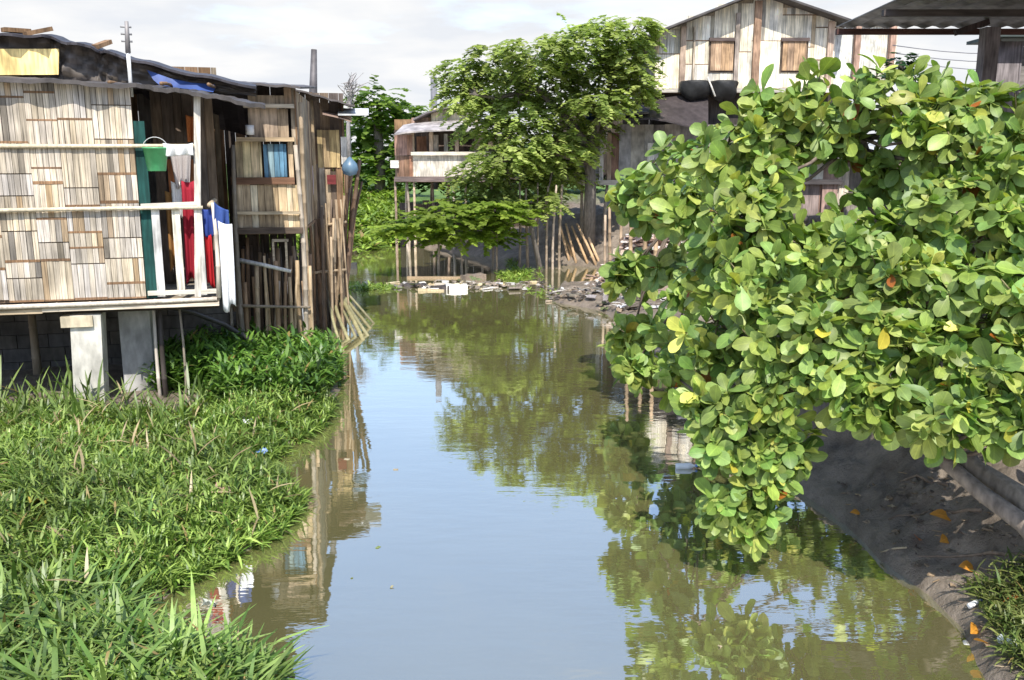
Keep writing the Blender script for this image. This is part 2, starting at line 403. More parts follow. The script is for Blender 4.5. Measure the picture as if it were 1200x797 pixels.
mb=MB(); mb.bamboo((XL,-.06,zf-.03),(.0,-.06,zf-.03),.035,jit(PALE),8,bend=.002); mb.build('floor_edge_pole',M_pole,hut,True)
mb=MB(); mb.box(XL,-1.9,-.06,-.015,zf-.125,zf-.075,jit(TAN)); mb.build('edge_beam',M_woodh,hut)
mb=MB(); mb.box(-1.9,.02,-.065,-.02,zf-.11,zf-.07,jit(PALE)); mb.build('edge_beam',M_woodh,hut)
for yb in (.15,1.2,2.3):
    mb=MB(); mb.box(XL,0,yb,yb+.1,zf-.17,zf-.072,jit(DARK)); mb.build('floor_beam',M_woodh,hut)
for py,x1 in ((172,H(228,172).x),(251,H(238,243).x)):
    z=H(0,py).z; zb=H(228,171 if py==172 else 243).z
    mb=MB(); mb.bamboo((XL,-.06,z),(x1,-.06,zb),.028,jit((.62,.53,.38)),8,bend=.002); mb.build('batten_pole',M_pole,hut,True)
# porch
dj=H(172,250).x
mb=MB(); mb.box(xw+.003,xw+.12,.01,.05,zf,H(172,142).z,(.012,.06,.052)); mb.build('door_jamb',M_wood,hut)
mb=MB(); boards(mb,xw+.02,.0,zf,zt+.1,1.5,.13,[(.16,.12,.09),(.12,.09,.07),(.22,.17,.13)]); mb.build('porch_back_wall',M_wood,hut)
mb=MB(); mb.box(xw+.18,xw+.5,1.46,1.485,zf+.9,zf+1.6,(.35,.13,.05)); mb.build('orange_panel',M_wood,hut)
mb=MB()
for k in range(10): mb.box(-.32,-.29,1.55+k*.16,1.7+k*.16,zf,zt,jit(BROWN))
mb.build('porch_side_wall',M_wood,hut)
rail_z=H(205,241).z
a=H(231,112); b=H(232,345)
mb=MB(); mb.bar((a.x,0,zt-.13),(b.x,0,zf),.075,.07,(.60,.55,.47)); mb.build('porch_post',M_wood,hut)
rl=thing('railing',None,None); rl.parent=hut
mb=MB(); mb.bar((xw+.02,-.01,rail_z),(b.x+.06,-.01,rail_z+.02),.06,.05,(.58,.53,.45)); mb.build('top_rail',M_woodh,rl)
mb=MB(); mb.bar((xw+.02,-.01,zf+.06),(0,-.01,zf+.06),.05,.05,(.6,.55,.45)); mb.build('bottom_rail',M_woodh,rl)
for px in (182,206,232):
    q0=H(px,248); q1=H(px+1,338)
    mb=MB(); mb.box(q0.x-.043,q0.x+.043,-.028,.012,zf+.02,rail_z-.03,jit((.64,.61,.55),.08)); mb.build('baluster',M_wood,rl)
mb=MB(); mb.bamboo((H(250,248).x,-.02,zf-.02),(H(250,248).x,-.02,rail_z+.03),.03,jit(PALE)); mb.build('baluster',M_pole,rl,True)
mb=MB(); mb.bamboo((-.02,0,rail_z),( -.04,1.5,rail_z),.03,jit(TAN)); mb.build('side_rail',M_pole,rl,True)
for k in range(3):
    mb=MB(); mb.bamboo((-.03,.45+k*.45,zf),(-.03,.45+k*.45,rail_z),.022,jit(GREYW)); mb.build('side_baluster',M_pole,rl,True)
# lower roof sheet
rows=[]
lo=[(-4.6,H(-150,84,-.16).z),(H(0,90,-.16).x,H(0,90,-.16).z),(H(160,99,-.16).x,H(160,99,-.16).z),(H(230,107,-.2).x,H(230,107,-.2).z),(H(310,123,-.25).x,H(310,123,-.25).z)]
lo2=[]
for i in range(len(lo)-1):
    for k in range(14):
        t=k/14; lo2.append((lo[i][0]*(1-t)+lo[i+1][0]*t, lo[i][1]*(1-t)+lo[i+1][1]*t))
lo2.append(lo[-1])
for j in range(7):
    v=-.18+j*.22; row=[]
    for i,(x,z) in enumerate(lo2): row.append((x,v+.02*math.sin(i*1.3),z+.016*j+.006*math.sin(i*2.1)+.012*math.sin(i*.7+j)))
    rows.append(row)
mb=MB(); mb.sheet(rows,(.09,.08,.075),.045); roof1=mb.build('roof_sheet',M_zinc,hut)
# roof rafters under the eave
for k,px in enumerate((20,75,130,190,245)):
    x=H(px,95,0).x; mb=MB(); mb.bamboo((x,-.12,zt+.0),(x,1.05,zt+.06),.022,jit(BROWN)); mb.build('rafter',M_pole,hut,True)
# upper tarp roof / loft
tv=1.15
top=[(-80,44),(0,44),(55,44),(75,50),(110,58),(126,63),(155,71),(200,83),(250,94),(300,103)]
bot=[(px,py) for px,py in [(-80,92),(0,92),(55,95),(75,95),(110,97),(126,98),(155,100),(200,104),(250,108),(300,113)]]
rows=[]
for j in range(9):
    t=j/8; row=[]
    for i in range(len(top)*5-4):
        k=min(i//5,len(top)-2); f=(i-k*5)/5
        px=top[k][0]*(1-f)+top[k+1][0]*f; py=(top[k][1]*(1-f)+top[k+1][1]*f)*(1-t)+(bot[k][1]*(1-f)+bot[k+1][1]*f)*t
        q=H(px,py+2.5*math.sin(i*.9)*(1-t)*.5,tv); q.y+= .05*math.sin(i*1.7+j*.8)+.03*math.sin(i*.6-j*1.9)
        row.append(q)
    rows.append(row)
mb=MB(); nfc=(len(rows)-1)*(len(rows[0])-1)
mb.sheet(rows,[jit((.10,.085,.075),.35) for _ in range(nfc)]); mb.build('tarp_gable',M_tarp,hut,True)
rows2=[[Vector((q.x,q.y-.22+j*.55,q.z+.03+[-.02,.05,.03,-.1,-.3,-.55][j])) for q in rows[0]] for j in range(6)]
mb=MB(); mb.sheet(rows2,(.055,.05,.055),.03); mb.build('tarp_roof',M_tarp,hut)
mb=MB(); q0=H(-60,57,tv-.1);q1=H(69,57,tv-.1);q2=H(69,88,tv-.1);q3=H(-60,88,tv-.1)
mb.obox((q0+q2)/2,((q1-q0)/2,(0,.012,0),(q0-q3)/2),(.85,.64,.26)); mb.build('yellow_panel',M_wood,hut)
bl=[[H(172,82,tv-.12),H(200,92,tv-.14),H(225,97,tv-.12),H(252,99,tv-.1)],[H(180,94,tv-.15),H(200,97,tv-.17),H(225,101,tv-.15),H(252,104,tv-.12)],[H(186,99,tv-.2),H(200,102,tv-.2),H(225,105,tv-.2),H(250,108,tv-.2)]]
mb=MB(); mb.sheet(bl,(.035,.07,.22)); mb.build('blue_tarp_edge',M_tarp,hut,True)
for (p0,p1) in (((30,46),(60,40)),((112,61),(128,55)),((4,41),(35,43))):
    mb=MB(); mb.bar(H(*p0,tv-.1)+Vector((0,0,.06)),H(*p1,tv+.1)+Vector((0,0,.06)),.1,.05,jit(BROWN)); mb.build('roof_weight',M_wood,hut)
# below the floor
def column(parent,x,y,w,z0,z1,col,lean=0.0):
    mb=MB(); mb.obox((x+lean/2,y,(z0+z1)/2),((w/2,0,0),(0,w/2,0),(lean/2,0,(z1-z0)/2)),col); return mb.build('column',M_conc,parent)
q=H(106,470,.12); q2=H(103,372,.12)
mb=MB(); mb.obox(((q.x+q2.x)/2,.14,(q2.z-.35+.05)/2+.05),((.165,0,0),(0,.16,0),((q2.x-q.x)/2,0,(q2.z+.3)/2)),(.56,.53,.46)); cl=mb.build('column',M_conc,hut)
mb=MB(); q=H(90,371,-.02); mb.box(q.x-.17,q.x+.17,-.06,.35,zf-.30,zf-.175,(.55,.47,.33)); mb.build('column_cap',M_conc,cl)
mb=MB(); q=H(163,400,.7); mb.box(q.x-.2,q.x+.16,.6,.9,-.05,zf-.175,(.40,.39,.37)); mb.build('column',M_conc,hut)
for px,w,c in ((183,.05,PALE),(190,.07,DARK),(213,.035,GREYW)):
    q=H(px,400,.35); mb=MB(); mb.bamboo((q.x,.35,-.05),(q.x,.35,zf-.17),w/2,jit(c)); mb.build('stilt',M_pole,hut,True)
for px in (-60,40):
    q=H(px,400,1.9); mb=MB(); mb.bamboo((q.x,1.9,0),(q.x,1.9,zf-.17),.06,jit(GREYW)); mb.build('stilt',M_pole,hut,True)
mb=MB(); z=-.1; r=0
while z<zf-.2:
    x=XL-(.2 if r%2 else 0)
    while x<-.1:
        mb.box(x+.004,x+.39,2.3,2.45,z+.004,z+.186,jit((.115,.108,.10),.15)); x+=.396
    z+=.19; r+=1
mb.box(XL,-.1,2.335,2.43,-.1,zf-.2,(.06,.055,.05)); mb.build('block_wall',M_conc,hut)

# things on the porch
def W1(l): return h1.world(l)
q=H(183,187,-.03)
bk=thing('bucket','green plastic bucket hanging on the bamboo pole of the near hut porch','bucket',W1(q),h1.a)
mb=MB(); r0=.13; mb.lathe([(.0,-.13),(.095,-.13),(.10,-.125),(.135,.12),(.145,.12),(.145,.135),(.128,.135),(.09,-.11),(0,-.11)],(0,0,0),(.10,.42,.17),20); mb.build('bucket_body',M_plastic,bk,True)
mb=MB(); mb.tube([(.135*math.cos(t),0,.12+.13*math.sin(t)) for t in np.linspace(0,math.pi,12)],.005,(.5,.5,.5),5); mb.build('handle',M_plastic,bk,True)
def laundry(name,label,cat,p0,p1,drop,col,group='washing hung on the porch',**k):
    rows=cloth_rows(p0,p1,drop,**k); mb=MB(); mb.sheet(rows,col)
    o=mb.build(name,M_cloth,None,True)
    s=o.modifiers.new('thickness','SOLIDIFY'); s.thickness=.006
    return tag(o,label,cat,group)
rz2=H(205,171).z
laundry('draped_cloth','white crumpled cloth draped over the upper pole beside the green bucket','cloth',W1((H(192,171).x,-.09,rz2+.03)),W1((H(227,171).x,-.09,rz2+.03)),.14,(.75,.74,.72),fold=.035,freq=2.5,seed=1)
laundry('draped_cloth','grey printed cloth hanging under the white one by the porch post','cloth',W1((H(196,180).x,.25,rz2-.05)),W1((H(222,180).x,.25,rz2-.05)),.42,(.42,.38,.37),taper=.4,seed=2)
laundry('hanging_dress','long dark red dress hanging behind the middle porch baluster','dress',W1((H(211,212).x,.16,H(211,212).z)),W1((H(226,212).x,.16,H(226,212).z)),1.22,(.30,.015,.03),fold=.03,freq=2,taper=-.35,seed=3)
laundry('hanging_trousers','bright red trousers hanging at the right end of the porch railing','trousers',W1((H(231,270).x+.07,.1,H(236,275).z)),W1((H(247,270).x,.1,H(236,275).z)),.62,(.42,.015,.02),fold=.02,freq=2,seed=4)
laundry('hanging_shirt','royal blue shirt hanging above the red trousers on the porch','shirt',W1((H(233,243).x,.07,H(240,244).z)),W1((H(249,243).x,.07,H(240,244).z)),.33,(.03,.06,.26),fold=.02,freq=2,seed=5)
laundry('hanging_shirt','white and blue shirt slung over the corner of the porch rail','shirt',W1((H(251,236).x,-.08,H(255,236).z)),W1((H(268,246).x,-.02,H(268,246).z)),.30,(.04,.08,.26),fold=.03,freq=1.5,seed=6)
laundry('hanging_cloth','long white cloth hanging down past the floor at the porch corner','cloth',W1((H(256,258).x,-.1,H(256,258).z)),W1((H(272,262).x,-.06,H(272,262).z)),1.02,(.78,.78,.78),fold=.025,freq=1.6,taper=.15,seed=7)
laundry('hanging_shirt','orange and white shirt hanging inside the porch beside the red dress','shirt',W1((H(197,213).x,.3,H(200,213).z)),W1((H(209,213).x,.3,H(200,213).z)),.45,(.75,.72,.68),fold=.02,freq=2,seed=8)
laundry('hanging_cloth','rust orange cloth hanging between the first two porch balusters','cloth',W1((H(188,225).x,.45,H(190,225).z)),W1((H(203,225).x,.45,H(200,225).z)),.95,(.32,.16,.05),fold=.03,freq=2,seed=9)
laundry('hanging_towel','small orange towel hanging high inside the dark porch','towel',W1((H(205,128).x,1.3,H(205,128).z)),W1((H(222,128).x,1.3,H(222,128).z)),.35,(.5,.16,.05),fold=.02,freq=2,seed=10)

# antenna on the roof
q=H(153,98,.5); w=W1(q)
an=thing('antenna_mast','thin white antenna mast with a grey head on the near hut roof','antenna',(w.x,w.y,w.z-.15))
zt2=P(153,25,w.y).z-w.z+.15
mb=MB(); mb.tube([(0,0,0),(0,0,zt2-.35)],.022,(.75,.74,.7),8); mb.build('mast',M_conc,an,True)
mb=MB(); mb.tube([(0,0,zt2-.35),(.01,0,zt2)],[.03,.022],(.3,.28,.27),8); mb.build('mast_head',M_zinc,an,True)
for k in range(3):
    mb=MB(); z=zt2-.06-.08*k; mb.tube([(-.06,-.02,z),(.05,.03,z)],.012,(.42,.41,.4),6); mb.build('antenna_rod',M_zinc,an,True)

# ------------------------------------------------------------------ hut two
TAN0,CREAM0,PALE0=TAN,CREAM,PALE
TAN=(.40,.30,.19); CREAM=(.54,.43,.28); PALE=(.5,.42,.32)
h2=Frame(350,13.0,8)
hut2=thing('stilt_shack','narrow patched shack with a sky blue shutter and a balcony of cream vertical boards','hut',h2.o,h2.a)
H=h2.hit
def panel(fr,name,px0,py0,px1,py1,v,cols,bw,parent,vertical=True,m=M_wood,ragged=.01,t=.02):
    a=fr.hit(px0,py0,v); b=fr.hit(px1,py1,v); mb=MB(); boards(mb,min(a.x,b.x),max(a.x,b.x),min(a.z,b.z),max(a.z,b.z),v,bw,cols,vertical,ragged=ragged,t=t); return mb.build(name,m,parent)
def flat(fr,name,px0,py0,px1,py1,v,col,parent,t=.04,m=M_woodh):
    a=fr.hit(px0,py0,v); b=fr.hit(px1,py1,v); mb=MB(); mb.box(a.x,b.x,v-t,v,a.z,b.z,col); return mb.build(name,m,parent)
zb2=H(310,270).z; zr2=H(310,97).z; xl2=H(272,200).x
panel(h2,'wall',240,112,350,272,1.5,[DARK,BROWN],.15,hut2)
mb=MB()
for k in range(14):
    mb.box(-.02,0,.02+k*.18,.19+k*.18,zb2,zr2-.1,jit(R.choice([GREYW,BROWN,TAN])))
mb.build('side_wall',M_wood,hut2)
panel(h2,'loft_back',286,99,341,126,.25,[DARK],.3,hut2)
panel(h2,'upper_panel',290,127,339,163,.02,[(.42,.32,.23),(.38,.29,.2)],.5,hut2)
panel(h2,'wall',339,100,350,163,.05,[DARK,GREYW],.1,hut2)
flat(h2,'ledge',286,122,345,127,-.02,jit(PALE),hut2,.1); flat(h2,'ledge',278,161,346,166,-.02,jit(TAN),hut2,.1)
panel(h2,'loft_panel',332,100,342,122,.0,[(.38,.26,.17)],.5,hut2); panel(h2,'loft_panel',290,112,333,122,.0,[(.45,.35,.25)],.5,hut2)
panel(h2,'loft_panel',290,98,297,112,.0,[(.40,.30,.20)],.5,hut2)
panel(h2,'wall',275,166,308,208,.01,[CREAM,TAN,(.62,.52,.33)],.13,hut2); panel(h2,'wall',337,166,345,208,.01,[TAN],.13,hut2)
sh=panel(h2,'shutter',308,169,337,207,-.01,[(.11,.23,.34),(.14,.27,.37),(.20,.29,.33)],.08,hut2)
flat(h2,'beam',271,208,346,216,-.03,(.16,.085,.05),hut2,.05)
panel(h2,'balcony_boards',274,216,353,267,-.04,[CREAM,TAN,(.5,.38,.24),(.62,.54,.40)],.10,hut2,ragged=.015)
flat(h2,'rail',276,248,352,251,-.085,jit(CREAM),hut2,.03)
flat(h2,'floor_beam',270,267,356,273,-.05,(.11,.08,.06),hut2,.1)
mb=MB(); a=H(272,270,0); mb.box(a.x,0,.0,2.6,a.z-.06,a.z-.02,BROWN); mb.build('floor',M_woodh,hut2)
mb=MB(); rows=[]
for j in range(5):
    v=-.35+j*.8; row=[]
    for i in range(13):
        px=238+i*9.5; q=H(px,94+.06*(px-238)+j*-1.2,-.35); row.append((q.x,v,q.z+.05*j+.01*math.sin(i*2)))
    rows.append(row)
mb.sheet(rows,(.13,.115,.11),.03); mb.build('roof_sheet',M_zinc,hut2)
for px,y0,c in ((352,120,TAN),(346,170,PALE),(273,170,GREYW)):
    q0=H(px,y0,-.06); mb=MB(); mb.bamboo((q0.x,-.07,-.2),(q0.x,-.07,q0.z),.04,jit(tuple(u*.75 for u in c))); mb.build('corner_post',M_pole,hut2,True)
flat(h2,'opening_frame',319,281,323,316,.05,jit(PALE),hut2,.05); flat(h2,'opening_frame',334,281,338,316,.05,jit(PALE),hut2,.05); flat(h2,'opening_frame',319,280,338,283,.05,jit(PALE),hut2,.05)
panel(h2,'under_wall',268,268,354,425,1.25,[DARK,(.05,.04,.03),(.11,.08,.06)],.16,hut2)  # near-black boards stand in for the shaded void under the floor
mb=MB(); a=H(281,305,-.1);b=H(341,318,-.1); mb.bamboo(a,b,.035,jit((.55,.53,.48))); mb.build('slanted_pole',M_pole,hut2,True)
mb=MB(); mb.lathe([(0,-.05),(.06,-.05),(.06,.08),(0,.08)],(H(294,154).x,.0-.1,H(294,154).z),(.72,.7,.68),12); tag_p=mb.build('tin',M_plastic,None,True)
tag_p.location=h2.o; tag_p.rotation_euler=(0,0,h2.a); tag(tag_p,'small white tin on the ledge of the shack with the blue shutter','tin')
# bamboo stockade below hut two
fo=h2.o
st=thing('bamboo_palisade','bamboo palisade of upright poles under the shack with the blue shutter','fence',fo,h2.a)
xs=H(272,360).x; x1=H(366,360).x
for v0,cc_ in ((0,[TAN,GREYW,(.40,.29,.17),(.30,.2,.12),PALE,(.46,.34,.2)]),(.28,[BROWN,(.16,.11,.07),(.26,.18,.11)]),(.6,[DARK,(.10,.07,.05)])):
    x=xs
    while x<x1:
        r=R.uniform(.02,.042); v=v0+R.uniform(-.07,.09)
        ztop=H(310,R.choice([300,306,312,318,325,308,330]),0).z+(.0 if v0==0 else R.uniform(0,.4))
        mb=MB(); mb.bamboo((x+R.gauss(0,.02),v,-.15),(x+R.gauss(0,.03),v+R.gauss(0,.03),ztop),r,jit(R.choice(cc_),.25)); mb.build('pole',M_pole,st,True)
        x+=r*2+R.uniform(-.005,.022 if v0==0 else .05)
for py in (358,400):
    mb=MB(); a=H(272,py,-.13);b=H(364,py+2,-.13); mb.bamboo(a,b,.025,jit(GREYW)); mb.build('cross_pole',M_pole,st,True)
a=H(195,362,-1.9)
pth=[P(192,358,11.2),P(225,366,11.5),P(262,380,12.0),P(290,397,12.3),P(320,418,12.5)]
mb=MB(); mb.tube(pth,.035,(.05,.045,.045),8); o=mb.build('drain_pipe',M_plastic,None,True); tag(o,'dark curved drain pipe running down from the porch floor into the greenery','pipe')

# ------------------------------------------------------------------ hut three on stilts over the water
h3=Frame(405,16.6,10)
hut3=thing('stilt_shack','dark roofed shack with a yellowed board panel standing on many poles in the water','hut',h3.o,h3.a)
H=h3.hit
zb3=H(380,262).z
panel(h3,'wall',342,108,404,160,.1,[DARK,(.13,.10,.08),(.19,.14,.1)],.14,hut3)
panel(h3,'wall',342,150,371,240,.12,[(.17,.13,.10),DARK,GREYW],.11,hut3)
panel(h3,'yellow_panel',371,152,399,196,.0,[(.44,.32,.15),(.5,.4,.2),(.36,.26,.14)],.12,hut3)
panel(h3,'white_panel',399,160,407,192,.02,[(.68,.66,.62)],.2,hut3)
panel(h3,'skirt_wall',346,196,404,262,.02,[BROWN,GREYW,TAN,(.12,.09,.07)],.09,hut3,ragged=.08)
panel(h3,'white_board',352,206,357,235,-.04,[(.62,.6,.56)],.2,hut3)
flat(h3,'board',383,205,394,216,-.06,(.16,.03,.03),hut3,.03)
mb=MB()
for k in range(16):
    mb.box(H(404,200).x-.02,H(404,200).x,.05+k*.2,.24+k*.2,zb3,H(400,120).z,jit(R.choice([BROWN,GREYW,TAN])))
mb.build('side_wall',M_wood,hut3)
panel(h3,'rear_wall',330,120,404,262,3.2,[BROWN],.2,hut3)
mb=MB(); mb.box(H(342,262).x,H(404,262).x,-.05,3.2,zb3-.06,zb3-.01,BROWN); mb.build('floor',M_woodh,hut3)
mb=MB(); rows=[]
for j in range(6):
    v=-.5+j*.75; row=[]
    for i in range(13):
        px=332+i*7; q=H(px,100+.33*(px-332)*.85,-.5); row.append((q.x,v,q.z+.04*j+.012*math.sin(i*2.2)))
    rows.append(row)
mb.sheet(rows,(.12,.105,.10),.03); mb.build('roof_sheet',M_zinc,hut3)
mb=MB(); rows=[[Vector((H(px,py,v)).to_tuple()) for px in (396,410,424,432)] for v,py in ((-.5,134),(0,131),(.8,127))]
mb.sheet(rows,(.62,.62,.60),.02); mb.build('eave_sheet',M_zinc,hut3)
mb=MB(); rows=[[Vector(H(px,py+k,v)) for px,k in ((378,0),(392,3),(403,6),(412,9))] for v,py in ((-.45,133),(0,130),(.5,127))]
mb.sheet(rows,(.40,.28,.22),.02); mb.build('eave_sheet',M_zinc,hut3)
for px,y0 in ((351,112),(365,118)):
    q=H(px,y0,-.1); mb=MB(); mb.bamboo((q.x,-.1,zb3-.3),(q.x,-.1,q.z),.04,jit(TAN)); mb.build('corner_post',M_pole,hut3,True)
for k in range(30):
    px=352+ (k%15)*3.6+R.uniform(-1.5,1.5); v=R.choice([-.15,.1,.7,1.3,2.0]) if k>=15 else R.uniform(-.2,.1)
    q=H(px,262,v); mb=MB(); mb.bamboo((q.x+R.gauss(0,.05),v,-.3),(q.x+R.gauss(0,.02),v,zb3+.1),R.uniform(.025,.05),jit(R.choice([TAN,GREYW,BROWN,(.40,.33,.22)]),.25)); mb.build('stilt',M_pole,hut3,True)
for py,v in ((262,-.1),(318,-.22)):
    mb=MB(); mb.bamboo(H(348,py+4,v),H(406,py-2,v),.03,jit(TAN)); mb.build('tie_pole',M_pole,hut3,True)
for k in range(16):
    px=356+k*2.9+R.uniform(-2,2); v=R.uniform(-.5,-.1); q=H(px,262,v); zt_=q.z+R.uniform(-.5,.5)
    mb=MB(); mb.bamboo((q.x+R.gauss(0,.09),v,-.3),(q.x+R.gauss(0,.09),v,zt_),R.uniform(.018,.04),jit(R.choice([TAN,(.36,.26,.16),BROWN,(.14,.1,.07)]),.3)); mb.build('stilt',M_pole,hut3,True)
# leaning bundle beside hut three
for k in range(9):
    p1=P(402+k*2.6+R.uniform(-2,2),R.uniform(178,225),17.0+R.uniform(-.3,.5)); p0=P(393+k*.8,R.uniform(318,332),17.0+R.uniform(-.2,.2)); p0.z=-.1
    mb=MB(); mb.bamboo(p0,p1,R.uniform(.03,.05),jit(R.choice([(.14,.09,.06),BROWN,(.24,.16,.11)]),.2)); o=mb.build('leaning_pole',M_pole,None,True)
    tag(o,'dark brown pole in the bundle leaning out beside the shack on the water','pole','dark poles leaning beside the water shack')
fan=[((396,332),(440,379)),((394,335),(433,394)),((392,335),(427,399)),((390,338),(418,396)),((388,340),(410,399)),((386,342),(404,414)),((391,334),(436,385))]
for k,(a_,b_) in enumerate(fan):
    p1=W(*b_); p1.z=-.04; p0=P(a_[0],a_[1],17.0)
    mb=MB(); mb.bamboo(p0,p1,R.uniform(.028,.045),jit((.26,.24,.13),.2)); o=mb.build('splayed_pole',M_pole,None,True)
    tag(o,'olive bamboo pole of the fan splayed out low over the water','pole','olive poles fanned over the water')
laundry('hanging_cloth','pale grey pink cloth hung on the wall between the two river shacks','cloth',P(355,192,16.0),P(366,194,16.2),.5,(.42,.36,.37),group='washing at the river shacks',seed=4)
# hanging blue bag & chimney pole
p=P(410,195,16.2)
mb=MB(); mb.lathe([(0,.17),(.02,.16),(.06,.12),(.13,.04),(.15,-.05),(.11,-.14),(0,-.17)],p,(.10,.17,.24),14); o=mb.build('bag',M_plastic,None,True); tag(o,'bulging blue grey plastic bag hanging at the corner of the water shack','bag')
p0=P(367,110,17.5); p1=P(368,58,17.5)
mb=MB(); mb.tube([p0-Vector((0,0,.5)),p0,p1],[.085,.08,.055],(.12,.11,.11),8); o=mb.build('stove_pipe',M_zinc,None,True); tag(o,'dark upright stove pipe rising above the water shack roof','pipe')

# ------------------------------------------------------------------ far house with cream balcony
TAN,CREAM,PALE=TAN0,CREAM0,PALE0
h4=Frame(540,30.5,-4)
hs=thing('stilt_house','far stilt house with a cream balcony parapet, brown lattice panel and double roof','house',h4.o,h4.a)
H=h4.hit
panel(h4,'parapet',484,181,575,207,-.02,[(.72,.65,.54)],3,hs,ragged=0); flat(h4,'rail',482,178,577,182,-.06,(.72,.64,.52),hs,.1)
panel(h4,'lattice_panel',462,158,484,182,.0,[(.30,.17,.12),(.36,.22,.17)],.2,hs); panel(h4,'lattice_panel',465,183,484,212,.0,[(.34,.18,.12),(.25,.15,.1)],.2,hs)
flat(h4,'ledge',458,188,468,197,-.02,(.7,.66,.6),hs,.1)
flat(h4,'floor_beam',463,207,580,213,.0,(.17,.13,.12),hs,.15)
mb=MB(); a=H(463,210,0);b=H(600,210,0); mb.box(a.x,b.x,.02,5,a.z-.1,a.z,BROWN); mb.build('floor',M_woodh,hs)
panel(h4,'wall',462,152,600,207,1.6,[(.10,.075,.06),(.16,.12,.1)],.3,hs); 
panel(h4,'rear_wall',462,140,600,210,5,[BROWN],.3,hs)
for px in (483,505,535,558,590): 
    q=H(px,155,0); mb=MB(); mb.box(q.x-.06,q.x+.06,0,.12,H(px,207,0).z,H(px,153,0).z,jit((.5,.38,.28))); mb.build('porch_post',M_wood,hs)
panel(h4,'curtain',506,158,514,178,.7,[(.66,.58,.5)],.2,hs); panel(h4,'curtain',520,157,525,180,.7,[(.75,.74,.72)],.2,hs); panel(h4,'curtain',488,160,500,178,1.0,[(.4,.2,.12)],.2,hs)
def slab(fr,name,pts,parent,col,m=M_zinc,depth=2.0,rise=.4,front=-.6,thick=.05,n=6):
    mb=MB(); rows=[]
    base=[fr.hit(px,py,front) for px,py in pts]
    for j in range(n):
        t=j/(n-1); rows.append([Vector((q.x,front+depth*t,q.z+rise*t+.015*math.sin(i*1.9))) for i,q in enumerate(base)])
    mb.sheet(rows,col,thick); return mb.build(name,m,parent)
slab(h4,'lower_roof',[(462,157),(475,155),(490,153),(510,152),(530,152),(560,154),(605,158)],hs,(.42,.38,.36),depth=1.6,rise=.35)
panel(h4,'gable_wall',505,127,560,150,1.2,[(.66,.58,.42)],.4,hs); panel(h4,'gable_wall',482,138,505,152,1.2,[BROWN,(.3,.2,.15)],.3,hs)
mb=MB(); mb.sheet([[H(484,139,.8),H(500,131,.8),H(525,124,.8),H(560,115,.8),H(620,112,.8)],[H(484,139,.8)+Vector((0,4.2,-.4)),H(500,131,.8)+Vector((0,4.2,-.1)),H(525,124,.8)+Vector((0,4.2,0)),H(560,115,.8)+Vector((0,4.2,0)),H(620,112,.8)+Vector((0,4.2,0))]],(.18,.16,.16),.06); mb.build('upper_roof',M_zinc,hs)
for k,px in enumerate((463,467,476,485,492,500,511,522,531,545,560,578)):
    q=H(px,210,0); v=[0,1.5,.1,0,2.5,1.2,2.8,1.0,0,.2,1.5,.1][k]
    mb=MB(); mb.bamboo((q.x,v,-.4),(q.x,v,q.z),.055,jit(R.choice([(.33,.27,.2),(.24,.18,.14),(.42,.34,.26)]),.2),6); mb.build('stilt',M_pole,hs,True)
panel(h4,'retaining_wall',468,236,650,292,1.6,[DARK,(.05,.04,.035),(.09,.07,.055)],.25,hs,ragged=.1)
# near-black boards added behind the stilts stand in for undercroft shade and its reflection
p0=P(508,125,34); p1=P(508,90,34)
mb=MB(); mb.tube([p0-Vector((0,0,3)),p1],.12,(.2,.2,.22),7); o=mb.build('utility_pole',M_conc,None,True); tag(o,'grey utility pole behind the far house with the cream balcony','pole')

# ------------------------------------------------------------------ gable house, right
h5=Frame(885,27.5,0)
gh=thing('gable_house','tall two storey house with pale bamboo gable, two brown shutters and dark sheet roof','house',h5.o,h5.a)
H=h5.hit
x0=H(768,60).x; x1=H(978,60).x; zp=H(887,-6).z; zel=H(768,38).z; zer=H(978,22).z; xp=H(887,0).x; z0=H(800,104).z
def topf(x): return zel+(zp-zel)*(x-x0)/(xp-x0) if x<xp else zp+(zer-zp)*(x-xp)/(x1-xp)
mb=MB(); vs=[(x0,.02,z0),(x1,.02,z0),(x1,.02,zer),(xp,.02,zp),(x0,.02,zel)]; mb.add(vs,[(0,1,2,3,4)],(.35,.28,.2))
woven(mb,x0,x1,z0,zp,0,colw=.9,slat=.11,base=(.80,.74,.62),th=.75,top=topf,worn=.05); mb.build('bamboo_wall',M_bamboo,gh)
mb=MB(); boards(mb,x0,x1,z0,zer,5.0,.4,[GREYW]); mb.build('rear_wall',M_wood,gh)
for x in (x0,x1):
    mb=MB()
    for k in range(12): mb.box(x-.02,x+.02,.03+k*.41,.43+k*.41,z0,(zel if x==x0 else zer)-.05,jit(GREYW))
    mb.build('side_wall',M_wood,gh)
for px,w,c,yt in ((800,.16,(.45,.33,.24),30),(863,.12,(.35,.29,.24),14),(886,.2,(.34,.22,.15),0),(972,.17,(.45,.33,.24),24),(833-20,.05,(.5,.42,.33),30)):
    q=H(px,50,0); mb=MB(); mb.box(q.x-w/2,q.x+w/2,-.13,-.03,z0-.05,min(topf(q.x),H(px,yt).z)-.04,jit(c,.1)); mb.build('wall_post',M_wood,gh)
for px0,px1 in ((833,858),(917,943)):
    a=H(px0,49);b=H(px1,83); mb=MB(); boards(mb,a.x,b.x,b.z,a.z,-.07,.16,[(.42,.28,.17),(.36,.24,.15)]); s_=mb.build('shutter',M_wood,gh); mb=MB(); mb.box(a.x-.05,b.x+.05,-.045,-.02,b.z-.05,a.z,(.10,.07,.05)); mb.build('frame',M_wood,s_)
    mb=MB(); mb.box(a.x-.06,b.x+.06,-.12,-.02,a.z,a.z+.1,(.12,.09,.08)); mb.build('lintel',M_woodh,s_)
